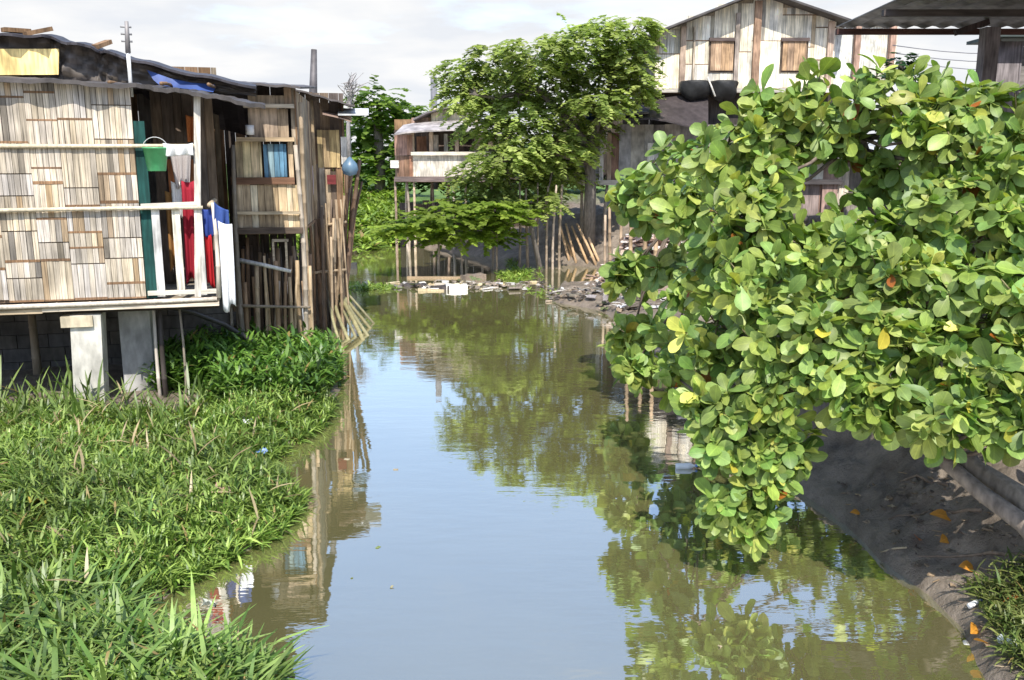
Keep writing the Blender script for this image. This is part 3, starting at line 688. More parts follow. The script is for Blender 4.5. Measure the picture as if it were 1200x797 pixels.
for (xa,za,xb,zb) in ((xp,zp,x0-.5,zel-.27),(xp,zp,x1+.35,zer-.2)):
    mb=MB(); rows=[]
    for j in range(13):
        v=-.6+j*.5; rows.append([(xa+(xb-xa)*t,v,za+.06+(zb-za)*t+.035*math.sin(j*3.1)*.6) for t in np.linspace(0,1,6)])
    mb.sheet(rows,(.10,.09,.085),.06); mb.build('roof_slope',M_zinc,gh)
# base beam and undercroft
flat(h5,'floor_beam',765,104,980,109,-.02,(.5,.46,.4),gh,.2)
mb=MB(); mb.box(x0,x1,.02,5,z0-.12,z0-.03,BROWN); mb.build('floor',M_woodh,gh)
panel(h5,'annex_wall',979,30,1047,104,.4,[(.74,.70,.6),(.7,.68,.6)],.5,gh)
for px in (1005,1046): 
    q=H(px,60,.2); mb=MB(); mb.box(q.x-.08,q.x+.08,.2,.36,z0,H(px,26,.2).z,(.42,.27,.2)); mb.build('annex_post',M_wood,gh)
flat(h5,'annex_roof',975,25,1052,30,.38,DARK,gh,.1)
# lower storey
lx0=H(650,170,-.4).x
panel(h5,'plank_wall',664,172,706,211,-.4,[(.30,.29,.27),(.36,.35,.33)],.22,gh,vertical=False,m=M_woodh)
panel(h5,'plank_wall',672,146,706,172,-.4,[(.16,.14,.12),(.24,.21,.19)],.3,gh)
panel(h5,'brick_wall',648,155,678,192,-.2,[(.5,.36,.27),(.44,.3,.22)],.35,gh,vertical=False,m=M_conc)
panel(h5,'door',716,156,726,212,-.35,[(.17,.10,.07)],.3,gh); panel(h5,'door_post',703,158,707,212,-.45,[(.5,.48,.44)],.3,gh)
panel(h5,'door_post',712,156,716,212,-.45,[(.34,.25,.17)],.3,gh)
panel(h5,'block_wall',726,146,764,216,-.4,[(.27,.26,.25),(.31,.30,.28)],.45,gh,m=M_conc)
panel(h5,'block_wall',764,146,985,240,-.1,[(.28,.26,.24),(.22,.2,.18)],.5,gh,m=M_conc)
panel(h5,'white_board',759,168,771,192,-.5,[(.66,.65,.62)],.4,gh)
flat(h5,'lower_beam',676,211,730,217,-.45,(.42,.38,.33),gh,.12)
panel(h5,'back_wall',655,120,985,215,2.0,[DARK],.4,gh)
mb=MB(); rows=[]
for j in range(5):
    t=j/4; rows.append([H(px,py0+(py1-py0)*t,-1.5+1.4*(1-t))+Vector((0,0,.05*math.sin(px*.3))) for px,py0,py1 in ((728,128,137),(745,126,138),(762,121,140),(780,116,143),(800,112,148),(830,108,150))])
mb.sheet(rows,(.05,.04,.04),.04); mb.build('tarp_canopy',M_tarp,gh)
slab(h5,'lower_roof',[(690,142),(710,138),(735,133),(760,131)],gh,(.26,.23,.21),depth=1.8,rise=.2,front=-1.2)
for k,px in enumerate((682,694,712,730,752,775,800)):
    q=H(px,214,-.4); mb=MB(); mb.bamboo((q.x,-.35,gz(q.x,27)-.4),(q.x,-.35,q.z),.06,jit(GREYW)); mb.build('stilt',M_pole,gh,True)
mb=MB(); a=H(684,146,-.8);b=H(690,152,-.8)
laundry('hanging_cloth','blue cloth hung under the eave of the lower storey behind the feathery tree','cloth',h5.world(H(687,128,-.8)),h5.world(H(702,130,-.8)),.55,(.08,.13,.25),group='washing at the far houses',seed=3)
laundry('hanging_cloth','white cloth hung next to the blue one behind the feathery tree','cloth',h5.world(H(680,136,-.8)),h5.world(H(688,137,-.8)),.4,(.7,.7,.7),group='washing at the far houses',seed=5)
# black sagging shapes stand in for the dark openings under the gable wall
for k,(px,rx) in enumerate(((815,.44),(848,.40))):
    q=h5.world(H(px,94,-.32)); mb=MB(); n=14; rows=[]
    prof=[(.1,.0),(.9,-.01),(1.0,-.06),(1.02,-.2),(.95,-.36),(.75,-.48),(.4,-.55),(.05,-.57)]
    vs=[];fs=[]
    for r,z in prof:
        for a in range(n):
            t=2*math.pi*a/n; w=1+.10*math.sin(3*t+k+z*9)+.06*math.sin(5*t-z*14)
            vs.append((rx*r*w*math.cos(t),.28*r*w*math.sin(t),z*(1+.08*math.sin(2*t+k))))
    for b in range(len(prof)-1):
        for a in range(n): fs.append((b*n+a,b*n+(a+1)%n,(b+1)*n+(a+1)%n,(b+1)*n+a))
    mb.add(vs,fs,(.02,.02,.02)); o=mb.build('black_bundle',M_tarp,None,True); o.location=q+Vector((0,-.05,-.01)); tag(o,['black sagging bundle under the gable wall, nearer the feathery tree','black sagging bundle under the gable wall, nearer the broad leafed tree'][k],'bundle','black bundles hung under the gable wall')
a=h5.world(H(838,113,-.75)); b=h5.world(H(829,90,-.45)); mb=MB(); mb.bamboo(a,b,.03,(.66,.62,.55)); o=mb.build('leaning_stick',M_pole,None,True); tag(o,'pale stick leaning in front of the black hanging bundles','stick')
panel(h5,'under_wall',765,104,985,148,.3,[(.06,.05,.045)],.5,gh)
# ------------------------------------------------------------------ corrugated canopy right, and shed
def corrugated():
    o=thing('corrugated_canopy','dark corrugated sheet canopy jutting in at the top right above the broad leafed tree','canopy',(0,0,0))
    A=P(980,31,14.0); z=A.z
    mb=MB(); rows=[]
    nxs=150
    for j in range(9):
        Y=14.0-j*.85; rows.append([(A.x+.1*j*0+i*.055,Y,z+.02*math.sin(i*1.26)+.012*j) for i in range(nxs)])
    mb.sheet(rows,(.32,.30,.29),.012); mb.build('roof_sheet',M_zinc,o)
    for j,Y in enumerate((13.9,12.2,10.4,8.6)):
        mb=MB(); mb.box(A.x-.03,A.x+8.2,Y-.04,Y+.04,z-.13,z-.05,(.09,.075,.07) if j else (.12,.06,.05)); mb.build('purlin',M_woodh,o)
    for px in (1158,1330):
        q=P(px,60,13.2); mb=MB(); mb.box(q.x-.1,q.x+.1,13.1,13.3,.8,z-.13,(.24,.21,.22)); mb.build('post',M_wood,o)
    q=P(1132,38,13.2); mb=MB(); mb.bar((q.x-.15,13.2,z-.2),(q.x+.3,13.2,z-.05),.08,.08,(.07,.05,.05)); mb.build('bracket',M_wood,o)
    mb=MB(); mb.box(A.x,A.x+8.2,6.9,7.2,z-.3,z-.06,DARK); mb.build('beam',M_woodh,o)
corrugated()
fs=Frame(1170,14.6,0)
shed=thing('timber_shed','grey timber shed wall standing under the corrugated canopy at the right edge','shed',fs.o,0)
H=fs.hit
panel(fs,'wall',1171,52,1420,320,0,[(.23,.21,.19),(.28,.26,.24)],.55,shed,vertical=False,m=M_woodh)
panel(fs,'corner_post',1160,48,1171,320,-.03,[(.30,.27,.28)],.4,shed)
mb=MB(); a=H(1160,46,0); mb.box(a.x-.02,a.x+4,-.3,.7,a.z,a.z+.05,(.10,.12,.11)); mb.build('roof_sheet',M_zinc,shed)
mb=MB()
for k in range(2): mb.box(H(1171,60).x,H(1171,60).x+.03,.03+k*.3,.32+k*.3,.7,a.z,jit(GREYW))
mb.build('side_wall',M_wood,shed)
# white washed shack seen through the tree
fk=Frame(920,17.0,-4)
sk=thing('whitewashed_shack','low whitewashed shack with brown post glimpsed through the gap in the broad leafed tree','hut',fk.o,fk.a)
H=fk.hit
panel(fk,'wall',915,187,966,211,0,[(.78,.74,.66)],3,sk,ragged=0,m=M_conc); flat(fk,'lintel',912,210,985,216,-.03,(.09,.08,.08),sk,.1)
panel(fk,'post',966,185,979,260,-.06,[(.30,.2,.16)],.4,sk); panel(fk,'wall',915,216,966,300,.02,[(.32,.2,.16),(.28,.22,.2)],.4,sk)
panel(fk,'white_panel',979,196,993,240,0,[(.7,.62,.54)],.6,sk); panel(fk,'wall',993,190,1180,300,.05,[GREYW,(.25,.22,.19)],.4,sk)
mb=MB(); a=H(905,184,0); b=H(1190,172,0); mb.sheet([[(a.x,-.4,a.z),(b.x,-.4,a.z+.02)],[(a.x,2.5,a.z+.35),(b.x,2.5,a.z+.35)]],(.5,.5,.49),.03); mb.build('roof_sheet',M_zinc,sk)
panel(fk,'rear_wall',915,186,1190,300,2.4,[BROWN],.4,sk)

# ------------------------------------------------------------------ sticks, posts, rubbish on far bank
sticks=[((655,258),(668,305)),((663,262),(676,308)),((670,265),(690,309)),((676,262),(700,311)),((686,268),(703,305)),((660,275),(671,300))]
for k,(a_,b_) in enumerate(sticks):
    b=T(b_[0],b_[1]); t=P(a_[0],a_[1],b.y+.5)
    mb=MB(); mb.bamboo(b-Vector((0,0,.1)),t,.045,jit((.5,.34,.2),.2),6); o=mb.build('leaning_stick',M_pole,None,True)
    tag(o,'orange brown stick leaning on the dark mud bank under the feathery tree','stick','sticks leaning on the far mud bank')
for k,(px,yt,yb) in enumerate(((709,252,306),(716,240,310),(727,246,312),(742,205,285),(770,210,275),(757,222,280))):
    b=P(px,yb,(23.0 if k<3 else 19.0)+.2*(k%3)); b.z=gz(b.x,b.y)-.1; t=P(px+R.uniform(-2,2),yt,b.y)
    mb=MB(); mb.bamboo(b,t,R.uniform(.035,.06),jit((.45,.33,.22),.3),6); o=mb.build('bamboo_post',M_pole,None,True)
    tag(o,'pale upright bamboo post on the bank below the two storey house','post','bamboo posts below the two storey house')
for k,(px,yt,yb) in enumerate(((435,232,295),(607,215,262),(620,220,268),(632,214,262),(641,222,266),(649,218,262),(576,200,250),(585,270,308),(543,275,308),(515,285,308),(657,215,260))):
    b=P(px,yb,25.5 if yb<280 else 24.5); b.z=min(0,gz(b.x,b.y))-.3 if yb>280 else gz(b.x,b.y)-.2; t=P(px+R.uniform(-4,4),yt+R.uniform(-5,8),b.y)
    if k==0: continue
    mb=MB(); mb.bamboo(b,t,R.uniform(.03,.055),jit((.27,.215,.165),.3),6); o=mb.build('mooring_post',M_pole,None,True)
    tag(o,'weathered grey post standing under the feathery tree' if yb<280 else 'weathered grey post standing in the water below the low branches','post','grey posts under the feathery tree' if yb<280 else 'grey posts in the water')

def debris(n,area,sizes,cols,name='rubbish',squash=.5):
    mb=MB()
    for i in range(n):
        p=area(); s=R.choice(sizes)*R.uniform(.6,1.4); c=jit(R.choice(cols),.25)
        kind=R.random()
        rot=Matrix.Rotation(R.uniform(0,6.28),3,'Z')@Matrix.Rotation(R.uniform(-.5,.5),3,'X')
        if kind<.35:
            mb.obox(p,(rot@Vector((s,0,0)),rot@Vector((0,s*R.uniform(.3,.8),0)),rot@Vector((0,0,s*R.uniform(.05,.3)))),c)
        elif kind<.75:
            rows=[]
            for a in range(4):
                rows.append([p+rot@Vector(((a-1.5)*s*.5+R.gauss(0,s*.12),(b-1.5)*s*.45+R.gauss(0,s*.12),R.uniform(0,s*.5))) for b in range(4)])
            mb.sheet(rows,c)
        else:
            d=rot@Vector((s*R.uniform(1,2.2),0,0)); mb.tube([p-d,p,p+d],[s*.12,s*.14,s*.1],c,6)
    return mb.build(name,M_trash)
TRC=[(.5,.48,.45),(.58,.57,.55),(.3,.24,.18),(.2,.17,.14),(.15,.13,.12),(.33,.26,.2),(.28,.25,.24),(.42,.37,.32),(.2,.17,.14),(.22,.2,.17),(.18,.15,.12),(.12,.14,.06)]
def ar_px(x0,x1,y0,y1,lift=.05):
    def f():
        p=T(R.uniform(x0,x1),R.uniform(y0,y1)); p.z+=R.uniform(0,lift); return p
    return f
def ar_bank():
    while True:
        px=R.uniform(642,850); py=R.gauss(347,3.5) if px<700 else R.uniform(338,366)
        p=T(px,py); p.z+=R.uniform(0,.12); return p
o=debris(380,ar_bank,[.03,.05,.07,.11],TRC); tag(o,'strip of mixed washed up rubbish on the spit by the broad leafed tree','rubbish',kind='stuff')
hc=P(766,268,20.5); hc.z=gz(hc.x,hc.y)
def heapz(dx,dy): return 1.25*math.exp(-(dx*dx/.75+dy*dy/1.1))*(1+.12*math.sin(dx*9+dy*5))
def ar_pile():
    dx=R.gauss(0,.6); dy=-abs(R.gauss(0,.7))*.9+.2
    return Vector((hc.x+dx,hc.y+dy,max(gz(hc.x+dx,hc.y+dy),hc.z-.05+heapz(dx,dy))))
mb=MB(); mb.sheet([[(hc.x+dx,hc.y+dy,hc.z-.25+heapz(dx,dy)*1.05) for dx in np.linspace(-1.6,1.6,25)] for dy in np.linspace(-1.7,1.7,25)],(.26,.2,.16)); o=mb.build('rubble_mound',M_trash,None,True); tag(o,'brown earth core of the rubble heap below the two storey house','rubble mound',kind='stuff')
o=debris(800,ar_pile,[.05,.08,.11,.16],[(.55,.42,.34),(.62,.52,.44),(.4,.27,.2),(.66,.62,.58),(.3,.2,.16),(.5,.4,.36)],name='rubble'); tag(o,'heap of pinkish rubble and refuse below the two storey house','rubble',kind='stuff')
def ar_float():
    px=R.uniform(455,640); p=W(px,R.gauss(335,2.2)); p.z=R.uniform(0,.05); return p
o=debris(150,ar_float,[.04,.07,.11],TRC+[(.5,.4,.25),(.45,.38,.25)],name='flotsam'); tag(o,'line of small drifting scraps and sticks across the river','flotsam',kind='stuff')
# larger floating pieces
def slabthing(name,label,cat,px,py,l,w,h,col,rz,m=M_trash):
    p=W(px,py); mb=MB()
    n=6; rows=[]
    for j in range(4):
        rows.append([(-l/2+l*i/n+R.gauss(0,.01),-w/2+w*j/3+R.gauss(0,.01),h*R.uniform(.85,1.1)) for i in range(n+1)])
    mb.sheet(rows,[jit(col,.15) for _ in range(n*3)],h*1.4); o=mb.build(name,m); o.location=p; o.rotation_euler=(R.uniform(-.05,.05),R.uniform(-.05,.05),rz); tag(o,label,cat); return o
slabthing('foam_slab','white foam slab floating midstream in the debris line','foam slab',535,339,.5,.26,.12,(.78,.75,.68),.05)
slabthing('plank','pale tan plank floating left of the white foam slab','plank',505,341,.6,.12,.05,(.42,.35,.23),-.03)
slabthing('plank','long brown plank drifting in front of the far stilt house','plank',522,326,2.0,.2,.04,(.33,.24,.15),.02)
slabthing('crate_lid','dark wet board drifting just left of the foam slab','board',516,339,.4,.35,.08,(.06,.05,.05),.3)
slabthing('crate_lid','dark wet board drifting left of the tan plank near midstream','board',487,335,.5,.3,.06,(.07,.06,.06),-.1)
slabthing('board','grey brown board adrift near the bright green waterweed','board',555,327,.6,.3,.12,(.2,.16,.13),.5)
slabthing('dark_log','short dark log end floating beside the water shack stilts','log',408,315,.5,.22,.16,(.05,.05,.05),.1)
slabthing('foam_slab','small white foam piece by the far grassy bank','foam slab',452,271,.9,.4,.2,(.8,.79,.78),.05)
slabthing('canoe_board','pale lilac grey board stranded at the far grassy bank','board',447,258,1.7,.5,.16,(.5,.47,.5),-.05)
p=T(778,462) if False else W(786,548)
# small white bottle & bird-like scraps near the spit
def bottle(name,label,p,rz,tilt,col,s=1.0):
    o=thing(name,label,'bottle',p,rz)
    mb=MB(); mb.lathe([(0,0),(.035*s,0),(.037*s,.02*s),(.037*s,.14*s),(.03*s,.17*s),(.013*s,.2*s),(.013*s,.22*s),(0,.22*s)],(0,0,0),col,12); b=mb.build('bottle_body',M_plastic,o,True)
    mb=MB(); mb.lathe([(0,.215*s),(.016*s,.215*s),(.016*s,.24*s),(0,.24*s)],(0,0,0),(.1,.2,.5),10); mb.build('cap',M_plastic,o,True)
    o.rotation_euler=(tilt,0,rz); return o
bottle('plastic_bottle','clear white plastic bottle lying in the weeds at the bottom right',T(1170,757,.03),.6,rad(85),(.75,.78,.8),.8)
bottle('plastic_bottle','small white bottle with blue cap at the edge of the mud bank',T(1134,724,.03),2.0,rad(80),(.8,.8,.8),.5)
bottle('plastic_bottle','white bottle floating against the hanging broad leaved branches',W(792,549)+Vector((0,0,.02)),1.6,rad(88),(.8,.8,.78),.9)
mb=MB()
p=P(812,318,17.5)
slab_o=thing('rubble_block','pale broken block leaning on the rubbish behind the broad leafed tree','block',p,.3)
mb.obox((0,0,0),((.17,0,.03),(0,.12,0),(-.03,0,.15)),(.5,.47,.45)); mb.build('block_face',M_conc,slab_o)
p=P(818,233,20); mb=MB(); mb.box(-.28,.28,-.06,.06,-.6,.55,(.42,.40,.43)); o=mb.build('concrete_slab',M_conc); o.location=p; o.rotation_euler=(rad(-6),0,.1); tag(o,'grey upright concrete slab above the rubble heap','slab')

# ------------------------------------------------------------------ vegetation generators
def unit(n):
    v=NR.normal(size=(n,3)); return v/np.linalg.norm(v,axis=1)[:,None]
def norm(a): return a/np.maximum(np.linalg.norm(a,axis=-1,keepdims=True),1e-9)
def perp(a):
    r=NR.normal(size=a.shape); return norm(np.cross(a,r))
def leaf_strips(base,dirv,nrm,length,width,prof,curl,col,fold=.0,wid3=True):
    """base,dirv,nrm (n,3); profile list of (t,w); returns verts, quads, cols, uv. with a mid line when wid3"""
    n=len(base); side=norm(np.cross(dirv,nrm)); nrm=np.cross(side,dirv)
    V=[];UV=[]
    for t,w in prof:
        c=base+dirv*(length*t)[:,None]-nrm*(curl*length*t*t)[:,None]
        hw=(width*w)[:,None]
        up=nrm*(fold*width*w)[:,None]
        if wid3:
            V+= [c-side*hw+up,c,c+side*hw+up]; UV+=[(-w,t),(0,t),(w,t)]
        else:
            V+= [c-side*hw,c+side*hw]; UV+=[(-1,t),(1,t)]
    k=len(V); V=np.stack(V,1); UVa=np.tile(np.array(UV)[None],(n,1,1))
    m=3 if wid3 else 2; q=[]
    for i in range(len(prof)-1):
        for j in range(m-1): q.append((i*m+j,i*m+j+1,(i+1)*m+j+1,(i+1)*m+j))
    q=np.array(q); Fq=(np.arange(n)*k)[:,None,None]+q[None]
    C=np.repeat(col[:,None,:],len(q),1)
    return V.reshape(-1,3),Fq.reshape(-1,4),C.reshape(-1,3),UVa.reshape(-1,2)

# ---- broad-leafed (almond) tree, right
ALM=[(765,225,7.3,42),(800,205,7.3,55),(850,170,7.3,58),(905,140,7.2,58),(960,120,7.1,55),(1015,110,7.0,50),(1070,108,6.9,48),(1130,122,6.8,50),(1190,140,6.7,62),
 (742,226,7.3,30),(745,318,7.1,36),(780,312,7.0,30),(855,250,6.9,48),(838,300,6.8,38),(895,215,6.9,45),(890,268,6.7,44),(1075,165,6.7,42),(1130,190,6.5,55),(1190,215,6.3,60),
 (1100,250,6.3,55),(1160,280,6.1,62),(745,385,6.8,32),(740,432,6.6,30),(790,405,6.6,48),(840,375,6.5,52),(890,330,6.4,52),(950,325,6.3,52),(1010,300,6.3,50),(1060,330,6.1,60),(1130,350,5.9,62),(1195,360,5.7,60),
 (840,430,6.4,48),(900,400,6.3,58),(960,395,6.1,60),(1030,390,6.0,60),(1100,410,5.8,62),(1170,430,5.6,62),(870,480,6.2,48),(930,460,6.1,48),(985,450,5.9,46),(1060,455,5.7,44),
 (850,530,6.2,44),(900,545,6.1,40),(862,590,6.15,42),(838,600,6.2,26),(890,600,6.1,26),(1110,500,5.4,42),(1165,480,5.4,46),(1195,500,5.3,40),(1010,470,5.8,34),
 (1230,300,6.0,80),(1240,430,5.6,80),(1220,180,6.6,60),(1250,500,5.2,50)]
ALM+=[(1022,205,7.1,32),(700+40,236,7.3,26),(800,250,7.1,40),(870,285,6.8,40),(1000,165,7.2,44),(1060,205,7.0,40),(885,235,6.9,36),(940,278,6.8,26),(990,275,6.8,30),(1040,270,6.7,38),(1085,290,6.4,40),(900,175,7.1,44),(960,150,7.2,36),(1110,150,6.7,46),(830,320,6.7,40),(800,345,6.7,32),(870,350,6.5,40),(735,410,6.8,26),(790,440,6.5,34),(815,470,6.4,30),(835,500,6.3,34),(885,575,6.1,34),(880,620,6.1,24),(920,520,6.1,36),(1000,430,5.9,44),(1040,480,5.7,32),(1140,470,5.5,40),(760,255,7.2,28),(725,325,7.1,22)]
BACK=[(860,220,8.3,60),(960,165,8.0,45),(1080,160,8.0,55),(1170,200,7.6,70),(900,335,7.4,55),(1010,350,7.2,60),(1100,330,7.2,70),(1180,330,7.0,70),(960,430,7.0,55),(1060,420,6.8,60),(1150,420,6.6,60),
 (860,245,11.6,70),(930,312,11,68),(1005,295,11,70),(880,330,11.2,60),(1070,250,11,70),(820,300,11.8,45),(1000,320,9.6,75),(1080,280,9.8,80),(1150,250,9.6,80),(900,345,9.8,60),(830,350,10.0,45),(860,390,9.8,55),(950,390,9.5,70),(1050,400,9.3,80),(1140,390,9.0,80),(820,420,9.8,45),(1180,300,9.5,80),(1250,350,8.5,90)]
def dep(px,py,Y):
    # the left lobes of the crown hang farther up the bank
    k=min(1,max(0,(850-px)/90))*min(1,max(0,(470-py)/60))
    return Y+4.4*k
ALM=[(px,py,dep(px,py,Y),r) for px,py,Y,r in ALM]
tree=thing('almond_tree','broad leafed tree leaning over the right bank with big glossy round leaves','tree',(0,0,0))
roots=[Vector((4.15,7.1,.6)),P(1262,668,5.2),P(1255,640,5.3)]
roots[1].z=gz(roots[1].x,roots[1].y)-.05; roots[2].z=gz(roots[2].x,roots[2].y)
trunkA=[Vector((4.2,7.25,.55)),Vector((3.75,7.35,1.3)),P(1060,300,7.35),P(1026,240,7.3),P(1016,190,7.25),P(1000,130,7.1)]
mb=MB(); mb.tube(trunkA,[.14,.12,.09,.065,.05,.025],(.16,.13,.11),9); mb.build('trunk',M_bark,tree,True)
trunkB=[roots[1],P(1200,614,5.45),P(1150,578,5.65),P(1106,540,5.9),P(1060,480,6.15),P(1000,420,6.4),P(930,400,6.6)]
mb=MB(); mb.tube(trunkB,[.075,.065,.055,.05,.042,.032,.02],(.26,.21,.17),9); mb.build('trunk',M_bark,tree,True)
trunkC=[roots[2],P(1200,585,5.6),P(1140,548,5.85),P(1090,480,6.1),P(1100,400,6.3),P(1120,320,6.5)]
mb=MB(); mb.tube(trunkC,[.09,.08,.07,.06,.045,.025],(.24,.20,.16),9); mb.build('trunk',M_bark,tree,True)
trunkD=[P(1060,300,7.35),P(980,262,7.6),P(900,250,8.4),P(840,258,9.8),P(780,250,11.4)]
mb=MB(); mb.tube(trunkD,[.06,.05,.04,.03,.015],(.16,.13,.11),8); mb.build('branch',M_bark,tree,True)
trunkE=[P(1000,420,6.4),P(920,450,6.4),P(875,500,6.35),P(865,580,6.3)]
mb=MB(); mb.tube(trunkE,[.035,.03,.024,.012],(.18,.15,.12),8); mb.build('branch',M_bark,tree,True)
skel=[]
for t_ in (trunkA[2:],trunkB[3:],trunkC[3:],trunkD,trunkE):
    for i in range(len(t_)-1):
        for k in range(4): skel.append(t_[i].lerp(t_[i+1],k/4))
skn=np.array(skel)
Bs=[];Ds=[];twig=MB()
def GAP(pt):   # gaps kept open in the crown, in depth-free direction from the tree's own heart
    return False
allb=[(b,True) for b in ALM]+[(b,False) for b in BACK]
bases=[];axes=[];shade=[]
for (px,py,Y,r),front in allb:
    py=py+(14 if py<150 else 0); c=P(px,py,Y+(.0 if front else .2)); rw=max(r-13,12)/FPX*Y
    cn=np.array(c); d2=((skn-cn)**2).sum(1); s0=Vector(skn[int(np.argmin(d2))])
    mid=s0.lerp(c,.55)+Vector((R.gauss(0,.06),R.gauss(0,.06),-.05)); twig.tube([s0,mid,c],[.018,.014,.009],(.17,.13,.1),5)
    n=int((15 if front else 9)*(r/50)**1.6)+3
    u=unit(n)
    if front: u[:,1]=np.where(u[:,1]>.3,-u[:,1],u[:,1])
    rr=rw*NR.uniform(.3,1.25,n)**.7
    pts=cn+u*rr[:,None]*np.array([1,.8,.95])
    ax=norm(u*.75+np.array([0,-.12,.55])+NR.normal(size=(n,3))*.38)
    for p,a in zip(pts,ax):
        bases.append(p);axes.append(a)
        m2=Vector(p)-Vector(a)*.1
        twig.tube([c.lerp(m2,.15),c.lerp(m2,.6)+Vector((0,0,-.03)),Vector(p)],[.008,.006,.005],(.22,.19,.1),4,False)
bases=np.array(bases);axes=np.array(axes); nb=len(bases)
twig.build('twigs',M_bark,tree,True)
LB=[];LD=[];LN=[];LL=[];LW=[];LC=[]
for i in range(nb):
    k=R.randint(5,11); a=axes[i]; ls=min(1.6,max(1,bases[i][1]/6.9)); e1=np.cross(a,[.3,.2,.9]); e1/=np.linalg.norm(e1); e2=np.cross(a,e1); ph=R.uniform(0,6.28)
    tone=R.uniform(.75,1.25); young=R.random()<.10
    for j in range(k):
        t=ph+j*2.4; el=rad(R.uniform(8,45)) if j<k*.7 else rad(R.uniform(45,75))
        d=(e1*math.cos(t)+e2*math.sin(t))*math.cos(el)+a*math.sin(el); d[2]-=R.uniform(0,.45); d/=np.linalg.norm(d)
        nn=a+NR.normal(size=3)*.42; nn=nn-d*np.dot(nn,d); 
        if np.linalg.norm(nn)<.05: nn=np.array([0,0,1.0])
        nn/=np.linalg.norm(nn)
        L=ls*R.uniform(.085,.20)*(.8 if j>=k*.7 else 1)
        LB.append(bases[i]+d*.012+a*R.uniform(-.04,.03));LD.append(d);LN.append(nn);LL.append(L);LW.append(L*R.uniform(.25,.33))
        q=R.random(); LN[-1]=LN[-1]
        if q<.012: c=(.36,.34,.05)
        elif q<.016: c=(.30,.10,.02)
        else:
            g=R.uniform(0,1); c=(.13+.18*g,.23+.16*g,.042+.06*g)
            if young: c=(c[0]*1.45,c[1]*1.25,c[2]*1.2)
        kk=tone*R.uniform(.72,1.22); yy=R.uniform(-.12,.16); LC.append([c[0]*kk*(1+yy),c[1]*kk,c[2]*kk*(1-yy)])
V_,F_,C_,U_=leaf_strips(np.array(LB),np.array(LD),np.array(LN),np.array(LL),np.array(LW),[(0,.05),(.18,.34),(.42,.74),(.66,1.0),(.86,.86),(.96,.45),(1.0,.12)],NR.uniform(-.05,.5,len(LB)),np.array(LC),fold=.26)
npmesh('crown',V_,F_,C_,M_almond,tree,U_)

# ---- feathery tree, middle, and other small-leafed crowns
def feather(name,label,cat,blobs,Y,trunks,nspray,leaf=(.10,.045),cols=((.10,.17,.03),(.20,.28,.05)),nleaf=15,slen=.55,group=None,flatness=.55,droop=.35,trunkcol=(.14,.12,.10)):
    o=thing(name,label,cat,(0,0,0),0,group)
    for pth,rr in trunks:
        mb=MB(); mb.tube(pth,rr,trunkcol,8); mb.build('trunk' if pth is trunks[0][0] else 'branch',M_bark,o,True)
    segs=[]
    for pth,_ in trunks:
        for i in range(1,len(pth)):
            for k in range(4): segs.append(Vector(pth[i-1]).lerp(Vector(pth[i]),k/4))
    sk_=np.array(segs); B=[];D=[];Nn=[];Cc=[];Ll=[]
    for (px,py,rx,rz,*dy) in blobs:
        Yb=Y+(dy[0] if dy else R.uniform(-1.2,1.2)); c=np.array(P(px,py,Yb)); ax_=np.array([rx,rx*.9,rz])/FPX*Yb
        s0=Vector(sk_[int(np.argmin(((sk_-c)**2).sum(1)))]); tw=MB(); tw.tube([s0,s0.lerp(Vector(c),.5)+Vector((0,0,.08)),Vector(c)],[.05,.035,.015],trunkcol,5); tw.build('branch',M_bark,o,True)
        n=int(nspray*rx*rz/700); u=unit(n); rr=NR.uniform(.2,1.0,n)**.5
        pts=c+u*rr[:,None]*ax_*NR.uniform(.85,1.15,(n,1)); tone=R.uniform(.8,1.15)
        out=norm(u*np.array([1,1,.12])+NR.normal(size=(n,3))*np.array([.3,.3,.12]))
        for p,d in zip(pts,out):
            t2=tone*R.uniform(.7,1.25); g=R.random(); cc=[(cols[0][q]+(cols[1][q]-cols[0][q])*g)*t2 for q in range(3)]
            sd=np.cross(d,[0,0,1.0]); sd/=max(np.linalg.norm(sd),1e-6)
            L=slen*R.uniform(.6,1.3); nl=nleaf
            for k in range(nl):
                f=(k+1)/nl; s=1 if k%2 else -1
                q=p+d*L*f+np.array([0,0,-droop*L*f*f])
                ld=d*.45+sd*s*.8+np.array([0,0,R.uniform(-.35,.1)]); ld/=np.linalg.norm(ld)
                B.append(q);D.append(ld);Nn.append(np.array([R.gauss(0,.3),R.gauss(-.25,.3),1.0]));Cc.append(cc);Ll.append(leaf[0]*R.uniform(.7,1.3))
    Ll=np.array(Ll)
    v,f,c,u=leaf_strips(np.array(B),np.array(D),norm(np.array(Nn)),Ll,Ll*leaf[1]/leaf[0],[(0,.3),(.5,1),(1,.15)],NR.uniform(0,.3,len(B)),np.array(Cc),wid3=False)
    npmesh('crown',v,f,c,M_leaf,o,smooth=False); return o
ac=[(px-(20*(px-690)/80 if px>690 else 0),py,a_,b_) for px,py,a_,b_ in [(545,85,26,20),(580,70,36,18),(630,62,42,20),(680,50,42,20),(735,38,40,18),(752,75,30,24),(758,108,22,18),(700,85,45,24),(640,95,46,24),(585,105,42,20),(548,118,26,16),(610,135,46,20),(668,125,40,20),(712,118,28,16),(572,150,36,16),(628,165,40,14),(665,160,30,14),(655,180,32,12),(610,190,40,12),(660,205,32,12),(640,235,30,10),(600,235,34,10),(575,225,30,10),(590,185,40,16),(645,196,32,14),(562,205,28,12),(608,215,42,15),(700,150,18,12),(770,95,12,14),(765,28,18,10),(535,100,14,16)]]
tb=Vector((P(690,262,26.5).x,26.5,gz(P(690,262,26.5).x,26.5)-.1))
